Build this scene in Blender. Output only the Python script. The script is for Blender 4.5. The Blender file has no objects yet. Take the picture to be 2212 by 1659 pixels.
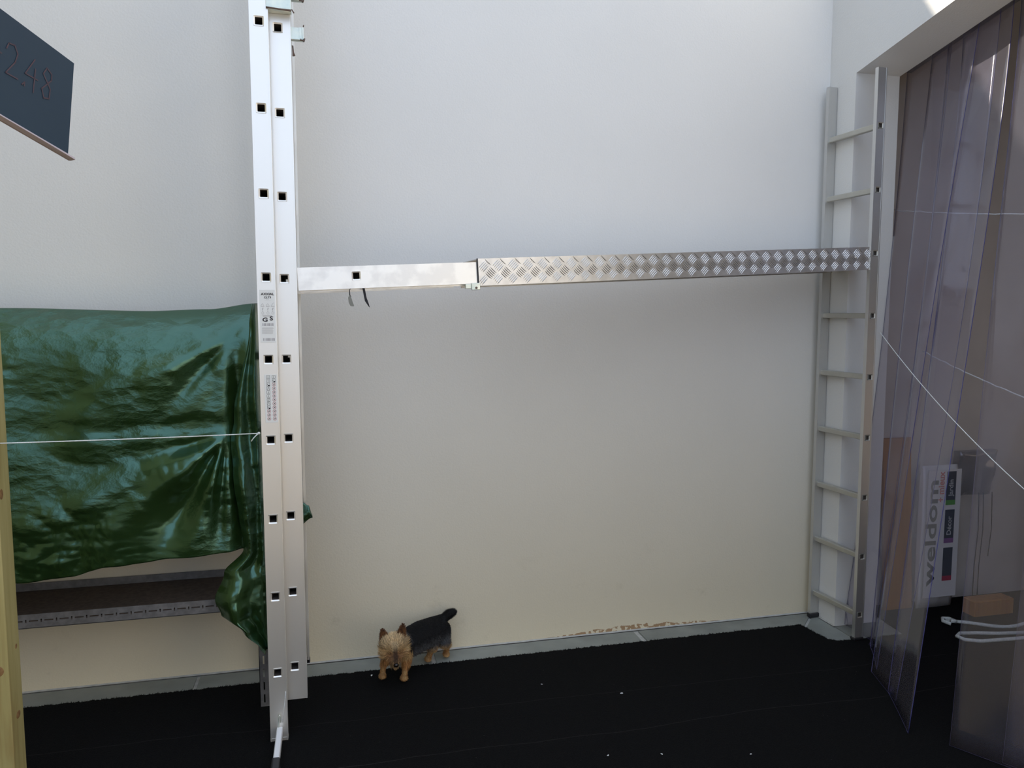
import bpy, bmesh, math, random
from mathutils import Vector, Matrix, noise
from math import sin, cos, pi, radians, sqrt, exp
random.seed(7)
SC = bpy.context.scene
COL = SC.collection

# ------------------------------------------------------------------ camera
CAM_H = 1.535
cam_d = bpy.data.cameras.new('camera')
cam = bpy.data.objects.new('camera', cam_d); COL.objects.link(cam)
cam.location = (0, 0, CAM_H)
cam.rotation_euler = (radians(90 - 5.21), 0, radians(-13.45))
cam_d.sensor_width = 36; cam_d.lens = 1640 / 2212 * 36
cam_d.clip_start = 0.05
SC.camera = cam

# ------------------------------------------------------------------ world, sun, exposure
W = bpy.data.worlds.new('sky'); SC.world = W; W.use_nodes = True
wn = W.node_tree; wn.nodes.clear()
wo = wn.nodes.new('ShaderNodeOutputWorld'); wb = wn.nodes.new('ShaderNodeBackground')
wb.inputs[0].default_value = (0.68, 0.80, 1.0, 1); wb.inputs[1].default_value = 1.0
wn.links.new(wb.outputs[0], wo.inputs[0])
sun_d = bpy.data.lights.new('sun', 'SUN'); sun_d.energy = 5.0; sun_d.angle = radians(0.4)
sun_d.color = (1.0, 0.88, 0.70)
sun = bpy.data.objects.new('sun', sun_d); COL.objects.link(sun)
SUN_DIR = Vector((0.80, 0.20, -0.57)).normalized()
sun.rotation_euler = SUN_DIR.to_track_quat('-Z', 'Y').to_euler()
sun.location = (-4, -2, 8)
SC.view_settings.view_transform = 'Standard'
SC.view_settings.look = 'None'
SC.view_settings.gamma = 1
SC.view_settings.exposure = 0.60
SC.view_settings.use_curve_mapping = False
SC.cycles.transparent_max_bounces = 40      # several clear strips hang one behind the other

# ------------------------------------------------------------------ helpers
def newmat(name):
    m = bpy.data.materials.new(name); m.use_nodes = True
    nt = m.node_tree; nt.nodes.clear()
    out = nt.nodes.new('ShaderNodeOutputMaterial')
    b = nt.nodes.new('ShaderNodeBsdfPrincipled')
    nt.links.new(b.outputs[0], out.inputs[0])
    return m, nt, b, out

def N(nt, kind, **kw):
    n = nt.nodes.new(kind)
    for k, v in kw.items():
        if hasattr(n, k): setattr(n, k, v)
        else: n.inputs[k].default_value = v
    return n

def ramp(nt, fac, stops):
    r = nt.nodes.new('ShaderNodeValToRGB')
    els = r.color_ramp.elements
    while len(els) < len(stops): els.new(0.5)
    for e, (p, c) in zip(els, stops):
        e.position = p; e.color = (c[0], c[1], c[2], 1) if len(c) == 3 else c
    nt.links.new(fac, r.inputs[0])
    return r

def coords(nt, scale=(1, 1, 1), kind='Object'):
    tc = nt.nodes.new('ShaderNodeTexCoord'); mp = nt.nodes.new('ShaderNodeMapping')
    mp.inputs['Scale'].default_value = scale
    nt.links.new(tc.outputs[kind], mp.inputs[0])
    return mp.outputs[0]

def bump(nt, b, height, strength=0.3, dist=0.002):
    bp = nt.nodes.new('ShaderNodeBump'); bp.inputs['Strength'].default_value = strength
    bp.inputs['Distance'].default_value = dist
    nt.links.new(height, bp.inputs['Height']); nt.links.new(bp.outputs[0], b.inputs['Normal'])
    return bp

def noisy(name, c1, c2, scale=8, rough=0.7, metal=0.0, bstr=0.2, bscale=120, bdist=0.001, stretch=(1, 1, 1), lo=0.35, hi=0.65, spec=0.5, kind='Object'):
    m, nt, b, out = newmat(name)
    co = coords(nt, stretch, kind)
    n = N(nt, 'ShaderNodeTexNoise', Scale=scale, Detail=6.0)
    nt.links.new(co, n.inputs['Vector'])
    r = ramp(nt, n.outputs['Fac'], [(lo, c1), (hi, c2)])
    nt.links.new(r.outputs[0], b.inputs['Base Color'])
    b.inputs['Roughness'].default_value = rough; b.inputs['Metallic'].default_value = metal
    b.inputs['Specular IOR Level'].default_value = spec
    if bstr > 0:
        n2 = N(nt, 'ShaderNodeTexNoise', Scale=bscale, Detail=4.0)
        nt.links.new(co, n2.inputs['Vector'])
        bump(nt, b, n2.outputs['Fac'], bstr, bdist)
    return m

def plain(name, c, rough=0.6, metal=0.0, spec=0.5):
    m, nt, b, out = newmat(name)
    b.inputs['Base Color'].default_value = (c[0], c[1], c[2], 1)
    b.inputs['Roughness'].default_value = rough; b.inputs['Metallic'].default_value = metal
    b.inputs['Specular IOR Level'].default_value = spec
    return m

def build(name, bm, mats, parent=None, smooth=False, loc=None, rot=None):
    me = bpy.data.meshes.new(name); bm.to_mesh(me); bm.free()
    if not isinstance(mats, (list, tuple)): mats = [mats]
    for m in mats: me.materials.append(m)
    if smooth:
        for p in me.polygons: p.use_smooth = True
    o = bpy.data.objects.new(name, me); COL.objects.link(o)
    if parent is not None: o.parent = parent
    if loc is not None: o.location = loc
    if rot is not None: o.rotation_euler = rot
    return o

def tag(o, label=None, cat=None, group=None, kind=None):
    if label: o['label'] = label
    if cat: o['category'] = cat
    if group: o['group'] = group
    if kind: o['kind'] = kind
    return o

def empty(name, loc=(0, 0, 0), rot=(0, 0, 0)):
    o = bpy.data.objects.new(name, None); COL.objects.link(o)
    o.location = loc; o.rotation_euler = rot; o.empty_display_size = 0.05
    return o

def box(bm, x0, x1, y0, y1, z0, z1, mi=0, M=None):
    vs = [bm.verts.new((x, y, z)) for x in (x0, x1) for y in (y0, y1) for z in (z0, z1)]
    if M is not None:
        for v in vs: v.co = M @ v.co
    F = [(0, 1, 3, 2), (4, 6, 7, 5), (0, 4, 5, 1), (2, 3, 7, 6), (0, 2, 6, 4), (1, 5, 7, 3)]
    for f in F:
        fa = bm.faces.new([vs[i] for i in f]); fa.material_index = mi
    return vs

def bevbox(x0, x1, y0, y1, z0, z1, bev=0.002, seg=1):
    bm = bmesh.new(); box(bm, x0, x1, y0, y1, z0, z1)
    bmesh.ops.bevel(bm, geom=bm.edges[:], offset=bev, segments=seg, affect='EDGES', profile=0.5)
    return bm

def tube(bm, pts, r, n=8, cap=True, mi=0):
    pts = [Vector(p) for p in pts]
    rings = []
    up = Vector((0.13, 0.31, 0.94))
    for i, p in enumerate(pts):
        t = (pts[min(i + 1, len(pts) - 1)] - pts[max(i - 1, 0)]).normalized()
        a = t.cross(up)
        if a.length < 1e-4: a = t.cross(Vector((1, 0, 0)))
        a.normalize(); b = t.cross(a).normalized()
        rr = r[i] if isinstance(r, (list, tuple)) else r
        rings.append([bm.verts.new(p + a * rr * cos(2 * pi * k / n) + b * rr * sin(2 * pi * k / n)) for k in range(n)])
    for i in range(len(rings) - 1):
        for k in range(n):
            f = bm.faces.new((rings[i][k], rings[i][(k + 1) % n], rings[i + 1][(k + 1) % n], rings[i + 1][k])); f.material_index = mi
            f.smooth = True
    if cap:
        bm.faces.new(rings[0][::-1]).material_index = mi; bm.faces.new(rings[-1]).material_index = mi

def lerp(a, b, t): return a + (b - a) * t
def interp(tab, x):
    if x <= tab[0][0]: return tab[0][1]
    for (x0, y0), (x1, y1) in zip(tab, tab[1:]):
        if x <= x1:
            t = (x - x0) / (x1 - x0); t = t * t * (3 - 2 * t)
            return lerp(y0, y1, t)
    return tab[-1][1]
def ss(a, b, x):
    t = max(0.0, min(1.0, (x - a) / (b - a))); return t * t * (3 - 2 * t)

# ------------------------------------------------------------------ materials
# rendered wall: off white, fine grain, damp stains just above the floor
def wall_mat(name, base, stains_and_light=False):
    m, nt, b, out = newmat(name)
    co = coords(nt)
    n = N(nt, 'ShaderNodeTexNoise', Scale=1.3, Detail=5.0); nt.links.new(co, n.inputs['Vector'])
    d = tuple(c * 0.965 for c in base)
    r = ramp(nt, n.outputs['Fac'], [(0.35, d), (0.65, base)])
    col = r.outputs[0]
    if stains_and_light:
        sp = nt.nodes.new('ShaderNodeSeparateXYZ'); nt.links.new(co, sp.inputs[0])
        def math_(op, a, bb):
            k = nt.nodes.new('ShaderNodeMath'); k.operation = op; k.use_clamp = False
            for i, v in enumerate((a, bb)):
                if isinstance(v, (int, float)): k.inputs[i].default_value = v
                else: nt.links.new(v, k.inputs[i])
            return k.outputs[0]
        ns = N(nt, 'ShaderNodeTexNoise', Scale=14.0, Detail=8.0); nt.links.new(co, ns.inputs['Vector'])
        nl = N(nt, 'ShaderNodeTexNoise', Scale=2.1, Detail=3.0); nt.links.new(co, nl.inputs['Vector'])
        # reach of the rusty crust along the foot of the wall (x 0.95 .. 1.95)
        xc = math_('ABSOLUTE', math_('SUBTRACT', sp.outputs['X'], 1.42), 0)
        wx = math_('MAXIMUM', math_('SUBTRACT', 1.0, math_('MULTIPLY', xc, 2.0)), 0.0)
        h = math_('MULTIPLY', math_('MULTIPLY', wx, ns.outputs['Fac']), 0.050)
        h2 = math_('ADD', h, math_('MULTIPLY', nl.outputs['Fac'], 0.007))
        k = math_('LESS_THAN', sp.outputs['Z'], math_('SUBTRACT', h2, 0.0))
        n3 = N(nt, 'ShaderNodeTexNoise', Scale=45.0, Detail=5.0); nt.links.new(co, n3.inputs['Vector'])
        kk = math_('MULTIPLY', k, math_('GREATER_THAN', n3.outputs['Fac'], 0.47))
        mx = nt.nodes.new('ShaderNodeMixRGB'); nt.links.new(math_('MULTIPLY', kk, 0.75), mx.inputs[0])
        nt.links.new(col, mx.inputs[1]); mx.inputs[2].default_value = (0.30, 0.15, 0.05, 1)
        # faint grey smudges low on the wall
        n4 = N(nt, 'ShaderNodeTexNoise', Scale=3.3, Detail=6.0, Roughness=0.7); nt.links.new(co, n4.inputs['Vector'])
        zf = math_('MAXIMUM', math_('SUBTRACT', 1.0, math_('MULTIPLY', sp.outputs['Z'], 1.6)), 0.0)
        g = math_('MULTIPLY', zf, math_('MAXIMUM', math_('SUBTRACT', n4.outputs['Fac'], 0.60), 0.0))
        mx2 = nt.nodes.new('ShaderNodeMixRGB'); nt.links.new(math_('MINIMUM', math_('MULTIPLY', g, 2.4), 0.5), mx2.inputs[0])
        nt.links.new(mx.outputs[0], mx2.inputs[1]); mx2.inputs[2].default_value = (0.36, 0.32, 0.25, 1)
        # warm, dimmer light near the ground painted into the wall colour
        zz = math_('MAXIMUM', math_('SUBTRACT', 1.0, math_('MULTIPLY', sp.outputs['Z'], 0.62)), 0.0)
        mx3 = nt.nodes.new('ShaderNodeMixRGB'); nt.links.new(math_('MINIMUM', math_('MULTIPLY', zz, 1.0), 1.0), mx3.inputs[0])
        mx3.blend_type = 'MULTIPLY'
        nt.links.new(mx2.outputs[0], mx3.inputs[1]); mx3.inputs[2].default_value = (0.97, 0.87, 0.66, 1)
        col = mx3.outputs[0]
    nt.links.new(col, b.inputs['Base Color'])
    b.inputs['Roughness'].default_value = 0.9; b.inputs['Specular IOR Level'].default_value = 0.15
    n2 = N(nt, 'ShaderNodeTexNoise', Scale=150.0, Detail=3.0); nt.links.new(co, n2.inputs['Vector'])
    bump(nt, b, n2.outputs['Fac'], 0.35, 0.0025)
    return m

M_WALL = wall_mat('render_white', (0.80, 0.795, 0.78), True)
M_SIDE = wall_mat('render_white_side', (0.75, 0.75, 0.74))
M_REAR = noisy('render_cream', (0.46, 0.36, 0.16), (0.50, 0.40, 0.19), 2, 0.9, bscale=120)
M_TILE = noisy('stone_tile', (0.22, 0.24, 0.225), (0.29, 0.31, 0.29), 6, 0.5, bstr=0.15, bscale=60)
M_TILE2 = noisy('stone_tile_dull', (0.20, 0.215, 0.20), (0.27, 0.285, 0.265), 7, 0.55, bstr=0.15, bscale=60)
M_GROUT = noisy('pale_grout', (0.42, 0.42, 0.40), (0.52, 0.52, 0.50), 40, 0.8, bstr=0.2)
M_ALU = noisy('aluminium', (0.87, 0.845, 0.80), (0.93, 0.905, 0.86), 3, 0.38, 0.75, 0.10, 90, 0.0006, (1, 1, 0.08))
M_ALU_DULL = noisy('aluminium_scuffed', (0.81, 0.79, 0.76), (0.92, 0.90, 0.86), 14, 0.38, 0.75, 0.15, 90, 0.0008, (1, 1, 1), 0.42, 0.56)
M_ALU_IN = plain('aluminium_inside_shade', (0.10, 0.085, 0.075), 0.7, 0.2)  # shade inside the hollow rungs painted as dark metal
M_TREAD = noisy('tread_plate', (0.60, 0.585, 0.57), (0.72, 0.705, 0.69), 25, 0.34, 0.9, 0.12, 200, 0.0005)
M_ZINC = noisy('zinc_plating', (0.62, 0.70, 0.66), (0.80, 0.82, 0.72), 30, 0.35, 0.6, 0.1, 80)
M_RUST = plain('rusty_pin', (0.16, 0.11, 0.09), 0.7, 0.3)
M_BLACK = plain('black_plastic', (0.018, 0.018, 0.022), 0.5)
M_STRAP = plain('black_webbing', (0.02, 0.02, 0.024), 0.85)
M_TAGG = plain('grey_tag', (0.22, 0.22, 0.20), 0.7)
M_WHITE = plain('white_paint', (0.78, 0.79, 0.82), 0.45)
M_LABEL = plain('label_film', (0.82, 0.83, 0.82), 0.35)
M_INK = plain('black_ink', (0.03, 0.025, 0.03), 0.6)
M_INKG = plain('grey_ink', (0.36, 0.34, 0.36), 0.6)
M_INKR = plain('red_ink', (0.50, 0.12, 0.14), 0.6)
M_STEEL = noisy('galvanised_angle', (0.17, 0.165, 0.17), (0.24, 0.235, 0.24), 40, 0.5, 0.5, 0.2, 150)
M_SHELF = noisy('chipboard', (0.075, 0.055, 0.045), (0.115, 0.085, 0.065), 60, 0.8, bstr=0.3, bscale=200)
M_TWINE = noisy('white_twine', (0.62, 0.66, 0.66), (0.80, 0.82, 0.82), 200, 0.8)
M_ROPE = noisy('white_rope', (0.52, 0.58, 0.56), (0.70, 0.75, 0.72), 120, 0.85)

# floor mat: black fibrous felt, thin dusty lines and specks
m, nt, b, out = newmat('black_felt')
co = coords(nt)
n1 = N(nt, 'ShaderNodeTexNoise', Scale=260.0, Detail=3.0); nt.links.new(co, n1.inputs['Vector'])
r1 = ramp(nt, n1.outputs['Fac'], [(0.35, (0.0035, 0.0036, 0.004)), (0.7, (0.0085, 0.0085, 0.009))])
n2 = N(nt, 'ShaderNodeTexVoronoi', Scale=42.0); nt.links.new(co, n2.inputs['Vector'])
r2 = ramp(nt, n2.outputs['Distance'], [(0.0, (1, 1, 1)), (0.045, (1, 1, 1)), (0.06, (0, 0, 0))])
n3 = N(nt, 'ShaderNodeTexNoise', Scale=9.0, Detail=2.0); nt.links.new(co, n3.inputs['Vector'])
r3 = ramp(nt, n3.outputs['Fac'], [(0.56, (0, 0, 0)), (0.66, (1, 1, 1))])
mu = nt.nodes.new('ShaderNodeMixRGB'); mu.blend_type = 'MULTIPLY'; mu.inputs[0].default_value = 1
nt.links.new(r2.outputs[0], mu.inputs[1]); nt.links.new(r3.outputs[0], mu.inputs[2])
mx = nt.nodes.new('ShaderNodeMixRGB'); nt.links.new(mu.outputs[0], mx.inputs[0])
nt.links.new(r1.outputs[0], mx.inputs[1]); mx.inputs[2].default_value = (0.10, 0.095, 0.09, 1)
spx = nt.nodes.new('ShaderNodeSeparateXYZ'); nt.links.new(co, spx.inputs[0])
nw = N(nt, 'ShaderNodeTexNoise', Scale=1.6, Detail=3.0); nt.links.new(co, nw.inputs['Vector'])
def mth(op, a, b_):
    k = nt.nodes.new('ShaderNodeMath'); k.operation = op
    for q, v in enumerate((a, b_)):
        if isinstance(v, (int, float)): k.inputs[q].default_value = v
        else: nt.links.new(v, k.inputs[q])
    return k.outputs[0]
yy_ = mth('ADD', spx.outputs['Y'], mth('MULTIPLY', nw.outputs['Fac'], 0.10))
l1 = mth('LESS_THAN', mth('ABSOLUTE', mth('SUBTRACT', yy_, 2.56), 0), 0.0016)
l2m = mth('LESS_THAN', mth('ABSOLUTE', mth('SUBTRACT', mth('ADD', yy_, mth('MULTIPLY', spx.outputs['X'], 0.02)), 2.86), 0), 0.0012)
r4 = ramp(nt, mth('MAXIMUM', l1, l2m), [(0.0, (0, 0, 0)), (1.0, (0.30, 0.30, 0.30))])
mx2 = nt.nodes.new('ShaderNodeMixRGB'); nt.links.new(r4.outputs[0], mx2.inputs[0])
nt.links.new(mx.outputs[0], mx2.inputs[1]); mx2.inputs[2].default_value = (0.06, 0.055, 0.055, 1)
nt.links.new(mx2.outputs[0], b.inputs['Base Color']); b.inputs['Roughness'].default_value = 0.95
b.inputs['Specular IOR Level'].default_value = 0.08
bump(nt, b, n1.outputs['Fac'], 0.8, 0.004)
M_MAT = m

# tarpaulin: glossy woven green polyethylene
m, nt, b, out = newmat('green_tarpaulin')
co = coords(nt)
n1 = N(nt, 'ShaderNodeTexNoise', Scale=3.0, Detail=6.0); nt.links.new(co, n1.inputs['Vector'])
r1 = ramp(nt, n1.outputs['Fac'], [(0.3, (0.012, 0.031, 0.008)), (0.7, (0.022, 0.044, 0.010))])
nt.links.new(r1.outputs[0], b.inputs['Base Color'])
b.inputs['Roughness'].default_value = 0.20; b.inputs['Specular IOR Level'].default_value = 1.0
b.inputs['IOR'].default_value = 1.75; b.inputs['Specular Tint'].default_value = (0.38, 0.76, 0.66, 1); b.inputs['Coat Weight'].default_value = 0.0; b.inputs['Coat Roughness'].default_value = 0.16; b.inputs['Coat IOR'].default_value = 1.6; b.inputs['Coat Tint'].default_value = (0.75, 0.95, 0.9, 1)
co2 = coords(nt, (1, 1, 1.7))
n2 = N(nt, 'ShaderNodeTexNoise', Scale=9.0, Detail=9.0, Roughness=0.6, Distortion=0.15); nt.links.new(co2, n2.inputs['Vector'])
n3 = N(nt, 'ShaderNodeTexVoronoi', Scale=17.0, Randomness=1.0); nt.links.new(co2, n3.inputs['Vector'])
nm = N(nt, 'ShaderNodeTexNoise', Scale=2.4, Detail=2.0); nt.links.new(co, nm.inputs['Vector'])
rmk = ramp(nt, nm.outputs['Fac'], [(0.42, (0.12, 0.12, 0.12)), (0.6, (1, 1, 1))])
ad = nt.nodes.new('ShaderNodeMath'); ad.operation = 'ADD'
nt.links.new(n2.outputs['Fac'], ad.inputs[0])
ml = nt.nodes.new('ShaderNodeMath'); ml.operation = 'MULTIPLY'; ml.inputs[1].default_value = 0.45
nt.links.new(n3.outputs['Distance'], ml.inputs[0]); nt.links.new(ml.outputs[0], ad.inputs[1])
mk = nt.nodes.new('ShaderNodeMath'); mk.operation = 'MULTIPLY'
nt.links.new(ad.outputs[0], mk.inputs[0]); nt.links.new(rmk.outputs[0], mk.inputs[1])
bump(nt, b, mk.outputs[0], 0.6, 0.020)
M_TARP = m

# pine
def pine(name, c1, c2, c3):
    m, nt, b, out = newmat(name)
    co = coords(nt, (14, 14, 0.9))
    n = N(nt, 'ShaderNodeTexNoise', Scale=2.2, Detail=5.0, Distortion=0.6); nt.links.new(co, n.inputs['Vector'])
    r = ramp(nt, n.outputs['Fac'], [(0.3, c1), (0.55, c2), (0.75, c3)])
    nt.links.new(r.outputs[0], b.inputs['Base Color']); b.inputs['Roughness'].default_value = 0.6
    bump(nt, b, n.outputs['Fac'], 0.15, 0.001)
    return m
M_PINE = pine('pale_pine', (0.50, 0.43, 0.19), (0.43, 0.36, 0.145), (0.33, 0.23, 0.08))
M_KNOT = noisy('pine_knot', (0.20, 0.10, 0.035), (0.34, 0.19, 0.08), 60, 0.6, bstr=0.1)
M_AMBER = pine('amber_board', (0.42, 0.20, 0.055), (0.36, 0.16, 0.04), (0.27, 0.11, 0.03))
M_BLUE = noisy('slate_blue_sheet', (0.010, 0.030, 0.056), (0.013, 0.035, 0.062), 5, 0.55, 0.0, 0.1, 90)
M_BLUEEDGE = plain('sheet_edge', (0.42, 0.36, 0.38), 0.6)
M_PEN = plain('maroon_marker', (0.065, 0.040, 0.055), 0.6)

# clear soft plastic strips
def plastic(name, tint, rim=False, haze=0.2):
    m = bpy.data.materials.new(name); m.use_nodes = True
    nt = m.node_tree; nt.nodes.clear()
    out = nt.nodes.new('ShaderNodeOutputMaterial')
    tr = N(nt, 'ShaderNodeBsdfTransparent'); tr.inputs[0].default_value = (*tint, 1)
    df = N(nt, 'ShaderNodeBsdfTranslucent'); df.inputs[0].default_value = (0.42, 0.41, 0.50, 1)
    dd = N(nt, 'ShaderNodeBsdfDiffuse'); dd.inputs[0].default_value = (0.36, 0.35, 0.45, 1)
    mixd = nt.nodes.new('ShaderNodeMixShader'); mixd.inputs[0].default_value = 0.5
    nt.links.new(df.outputs[0], mixd.inputs[1]); nt.links.new(dd.outputs[0], mixd.inputs[2])
    m1 = nt.nodes.new('ShaderNodeMixShader')
    ge = nt.nodes.new('ShaderNodeNewGeometry')          # bloom and gloss belong to the outer skin of the sheet only
    ou = nt.nodes.new('ShaderNodeMath'); ou.operation = 'SUBTRACT'; ou.inputs[0].default_value = 1.0
    nt.links.new(ge.outputs['Backfacing'], ou.inputs[1])
    hz = nt.nodes.new('ShaderNodeMath'); hz.operation = 'MULTIPLY'; hz.inputs[1].default_value = haze
    nt.links.new(ou.outputs[0], hz.inputs[0]); nt.links.new(hz.outputs[0], m1.inputs[0])
    nt.links.new(tr.outputs[0], m1.inputs[1]); nt.links.new(mixd.outputs[0], m1.inputs[2])
    gl = N(nt, 'ShaderNodeBsdfGlossy', Roughness=0.12); gl.inputs[0].default_value = (0.92, 0.93, 1, 1)
    co = coords(nt, (2, 2, 0.5))
    n = N(nt, 'ShaderNodeTexNoise', Scale=2.6, Detail=2.0); nt.links.new(co, n.inputs['Vector'])
    bp = nt.nodes.new('ShaderNodeBump'); bp.inputs['Strength'].default_value = 0.3; bp.inputs['Distance'].default_value = 0.02
    nt.links.new(n.outputs['Fac'], bp.inputs['Height']); nt.links.new(bp.outputs[0], gl.inputs['Normal'])
    lw = N(nt, 'ShaderNodeLayerWeight', Blend=0.5)
    pw = nt.nodes.new('ShaderNodeMath'); pw.operation = 'POWER'; pw.inputs[1].default_value = 5.0
    nt.links.new(lw.outputs['Facing'], pw.inputs[0])
    ma = nt.nodes.new('ShaderNodeMath'); ma.operation = 'MULTIPLY_ADD'; ma.inputs[1].default_value = 0.7; ma.inputs[2].default_value = 0.07
    nt.links.new(pw.outputs[0], ma.inputs[0])
    m2 = nt.nodes.new('ShaderNodeMixShader'); gm = nt.nodes.new('ShaderNodeMath'); gm.operation = 'MULTIPLY'
    nt.links.new(ma.outputs[0], gm.inputs[0]); nt.links.new(ou.outputs[0], gm.inputs[1]); nt.links.new(gm.outputs[0], m2.inputs[0])
    nt.links.new(m1.outputs[0], m2.inputs[1]); nt.links.new(gl.outputs[0], m2.inputs[2])
    nt.links.new(m2.outputs[0], out.inputs[0])
    return m
M_PVC = plastic('clear_violet_plastic', (0.965, 0.955, 0.985), haze=0.17)
M_PVCRIM = plain('strip_cut_edge', (0.05, 0.05, 0.19), 0.35)
M_BAG = plastic('clear_bag_plastic', (0.86, 0.87, 0.88), haze=0.25)

# ================================================================== SETTING
WY = 3.35        # face of the back wall
SX = 2.395       # face of the side wall
TOP = 3.7
def struct(name, bm, mats, parent=None):
    o = build(name, bm, mats, parent)
    if parent is None: o['kind'] = 'structure'
    return o

# back wall
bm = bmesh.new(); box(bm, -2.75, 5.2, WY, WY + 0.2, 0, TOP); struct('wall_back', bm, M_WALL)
# side wall: pier beside the corner and the part above the sloping lintel
def lint(y): return 2.650 + (3.16 - y) * 0.187
bm = bmesh.new()
box(bm, SX, 2.63, 3.16, WY - 0.0005, 0, TOP)
prof = [(3.16, lint(3.16)), (0.2, lint(0.2)), (0.2, TOP), (3.16, TOP)]
a = [bm.verts.new((SX, y, z)) for y, z in prof]; c = [bm.verts.new((2.63, y, z)) for y, z in prof]
bm.faces.new(a); bm.faces.new(c[::-1])
for i in range(4):
    j = (i + 1) % 4; bm.faces.new((a[j], a[i], c[i], c[j]))
box(bm, SX, 2.63, -3.0, 0.2, 0, TOP)
bmesh.ops.recalc_face_normals(bm, faces=bm.faces[:])
struct('wall_right', bm, M_SIDE)
# unseen walls added to block and bounce the yard light (left, behind the camera)
bm = bmesh.new()
prof = [(WY, 0), (WY, 7.4), (2.095, 7.4), (-2.105, 1.4), (-3.0, 1.4), (-3.0, 0)]  # sloping top shaped to cut off the sun on the right wall
a = [bm.verts.new((-2.95, y, z)) for y, z in prof]; c = [bm.verts.new((-2.75, y, z)) for y, z in prof]
bm.faces.new(a); bm.faces.new(c[::-1])
for i in range(len(prof)):
    j = (i + 1) % len(prof); bm.faces.new((a[j], a[i], c[i], c[j]))
bmesh.ops.recalc_face_normals(bm, faces=bm.faces[:])
struct('wall_left_added', bm, M_REAR)
bm = bmesh.new(); box(bm, -2.95, 2.63, -3.2, -3.0, 0, 1.35); struct('wall_rear_added', bm, noisy('render_pale', (0.58, 0.53, 0.43), (0.64, 0.58, 0.48), 2, 0.9, bscale=120))  # added out of view so the lower back wall gets less sky
# bay behind the strip curtain
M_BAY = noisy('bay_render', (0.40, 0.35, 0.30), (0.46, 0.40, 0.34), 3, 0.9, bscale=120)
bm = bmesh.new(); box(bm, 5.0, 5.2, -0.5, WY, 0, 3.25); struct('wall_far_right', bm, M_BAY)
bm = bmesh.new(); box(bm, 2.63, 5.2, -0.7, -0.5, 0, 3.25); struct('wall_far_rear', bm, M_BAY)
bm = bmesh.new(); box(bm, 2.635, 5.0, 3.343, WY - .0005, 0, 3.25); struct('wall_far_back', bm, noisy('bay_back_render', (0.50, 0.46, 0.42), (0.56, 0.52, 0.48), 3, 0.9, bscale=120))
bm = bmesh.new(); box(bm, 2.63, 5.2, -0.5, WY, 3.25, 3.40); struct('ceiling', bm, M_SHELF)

# floor: concrete slab with stone border tiles let in flush
fl = bmesh.new(); box(fl, -2.95, 5.2, -3.2, WY + 0.2, -0.12, -0.006)
floor = struct('floor', fl, M_GROUT)
tb = bmesh.new(); box(tb, -0.488, 0.488, -0.16, 0.16, -0.02, 0.0)
bmesh.ops.bevel(tb, geom=[e for e in tb.edges if all(v.co.z > -0.001 for v in e.verts)], offset=0.0015, segments=1, affect='EDGES')
t0 = build('tile', tb, M_TILE, floor, loc=(-1.07, 3.175, 0))
for i, x in enumerate((-0.08, 0.917)):
    t = t0.copy(); COL.objects.link(t); t.parent = floor; t.location = (x, 3.175, 0.0)
def poly_tile(pts, mat):
    bm = bmesh.new()
    up = [bm.verts.new((x, y, 0.0)) for x, y in pts]; dn = [bm.verts.new((x, y, -0.02)) for x, y in pts]
    bm.faces.new(up); bm.faces.new(dn[::-1])
    for i in range(len(pts)):
        j = (i + 1) % len(pts); bm.faces.new((up[j], up[i], dn[i], dn[j]))
    bmesh.ops.recalc_face_normals(bm, faces=bm.faces[:])
    return build('tile', bm, mat, floor)
poly_tile([(-2.74, 3.015), (-1.565, 3.015), (-1.565, 3.335), (-2.74, 3.335)], M_TILE2)
poly_tile([(1.430, 3.015), (2.07, 3.015), (2.385, 3.335), (1.430, 3.335)], M_TILE2)
poly_tile([(2.385, 3.315), (2.385, 2.77), (2.08, 2.77), (2.08, 3.005)], M_TILE)
poly_tile([(2.397, 3.155), (2.397, 2.77), (2.66, 2.77), (2.66, 3.155)], M_TILE2)
# pale mortar fillet where wall meets floor
bm = bmesh.new()
def fillet(p, q, nrm, w=0.009, h=0.005):
    p = Vector(p); q = Vector(q); nn = Vector(nrm)
    k = 60; prev = None
    for i in range(k + 1):
        c = p.lerp(q, i / k); ww = w * (0.8 + 0.5 * noise.noise(c * 9))
        ring = [bm.verts.new(c + nn * ww + Vector((0, 0, 0.0006))), bm.verts.new(c + nn * ww * 0.4 + Vector((0, 0, h * 0.55))), bm.verts.new(c + Vector((0, 0, h)))]
        if prev:
            for a_ in range(2): bm.faces.new((prev[a_], ring[a_], ring[a_ + 1], prev[a_ + 1]))
        prev = ring
fillet((-2.73, WY, 0), (SX, WY, 0), (0, -1, 0)); fillet((SX, WY, 0), (SX, 3.16, 0), (-1, 0, 0))
bmesh.ops.recalc_face_normals(bm, faces=bm.faces[:])
struct('trim_1', bm, M_GROUT)

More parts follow.
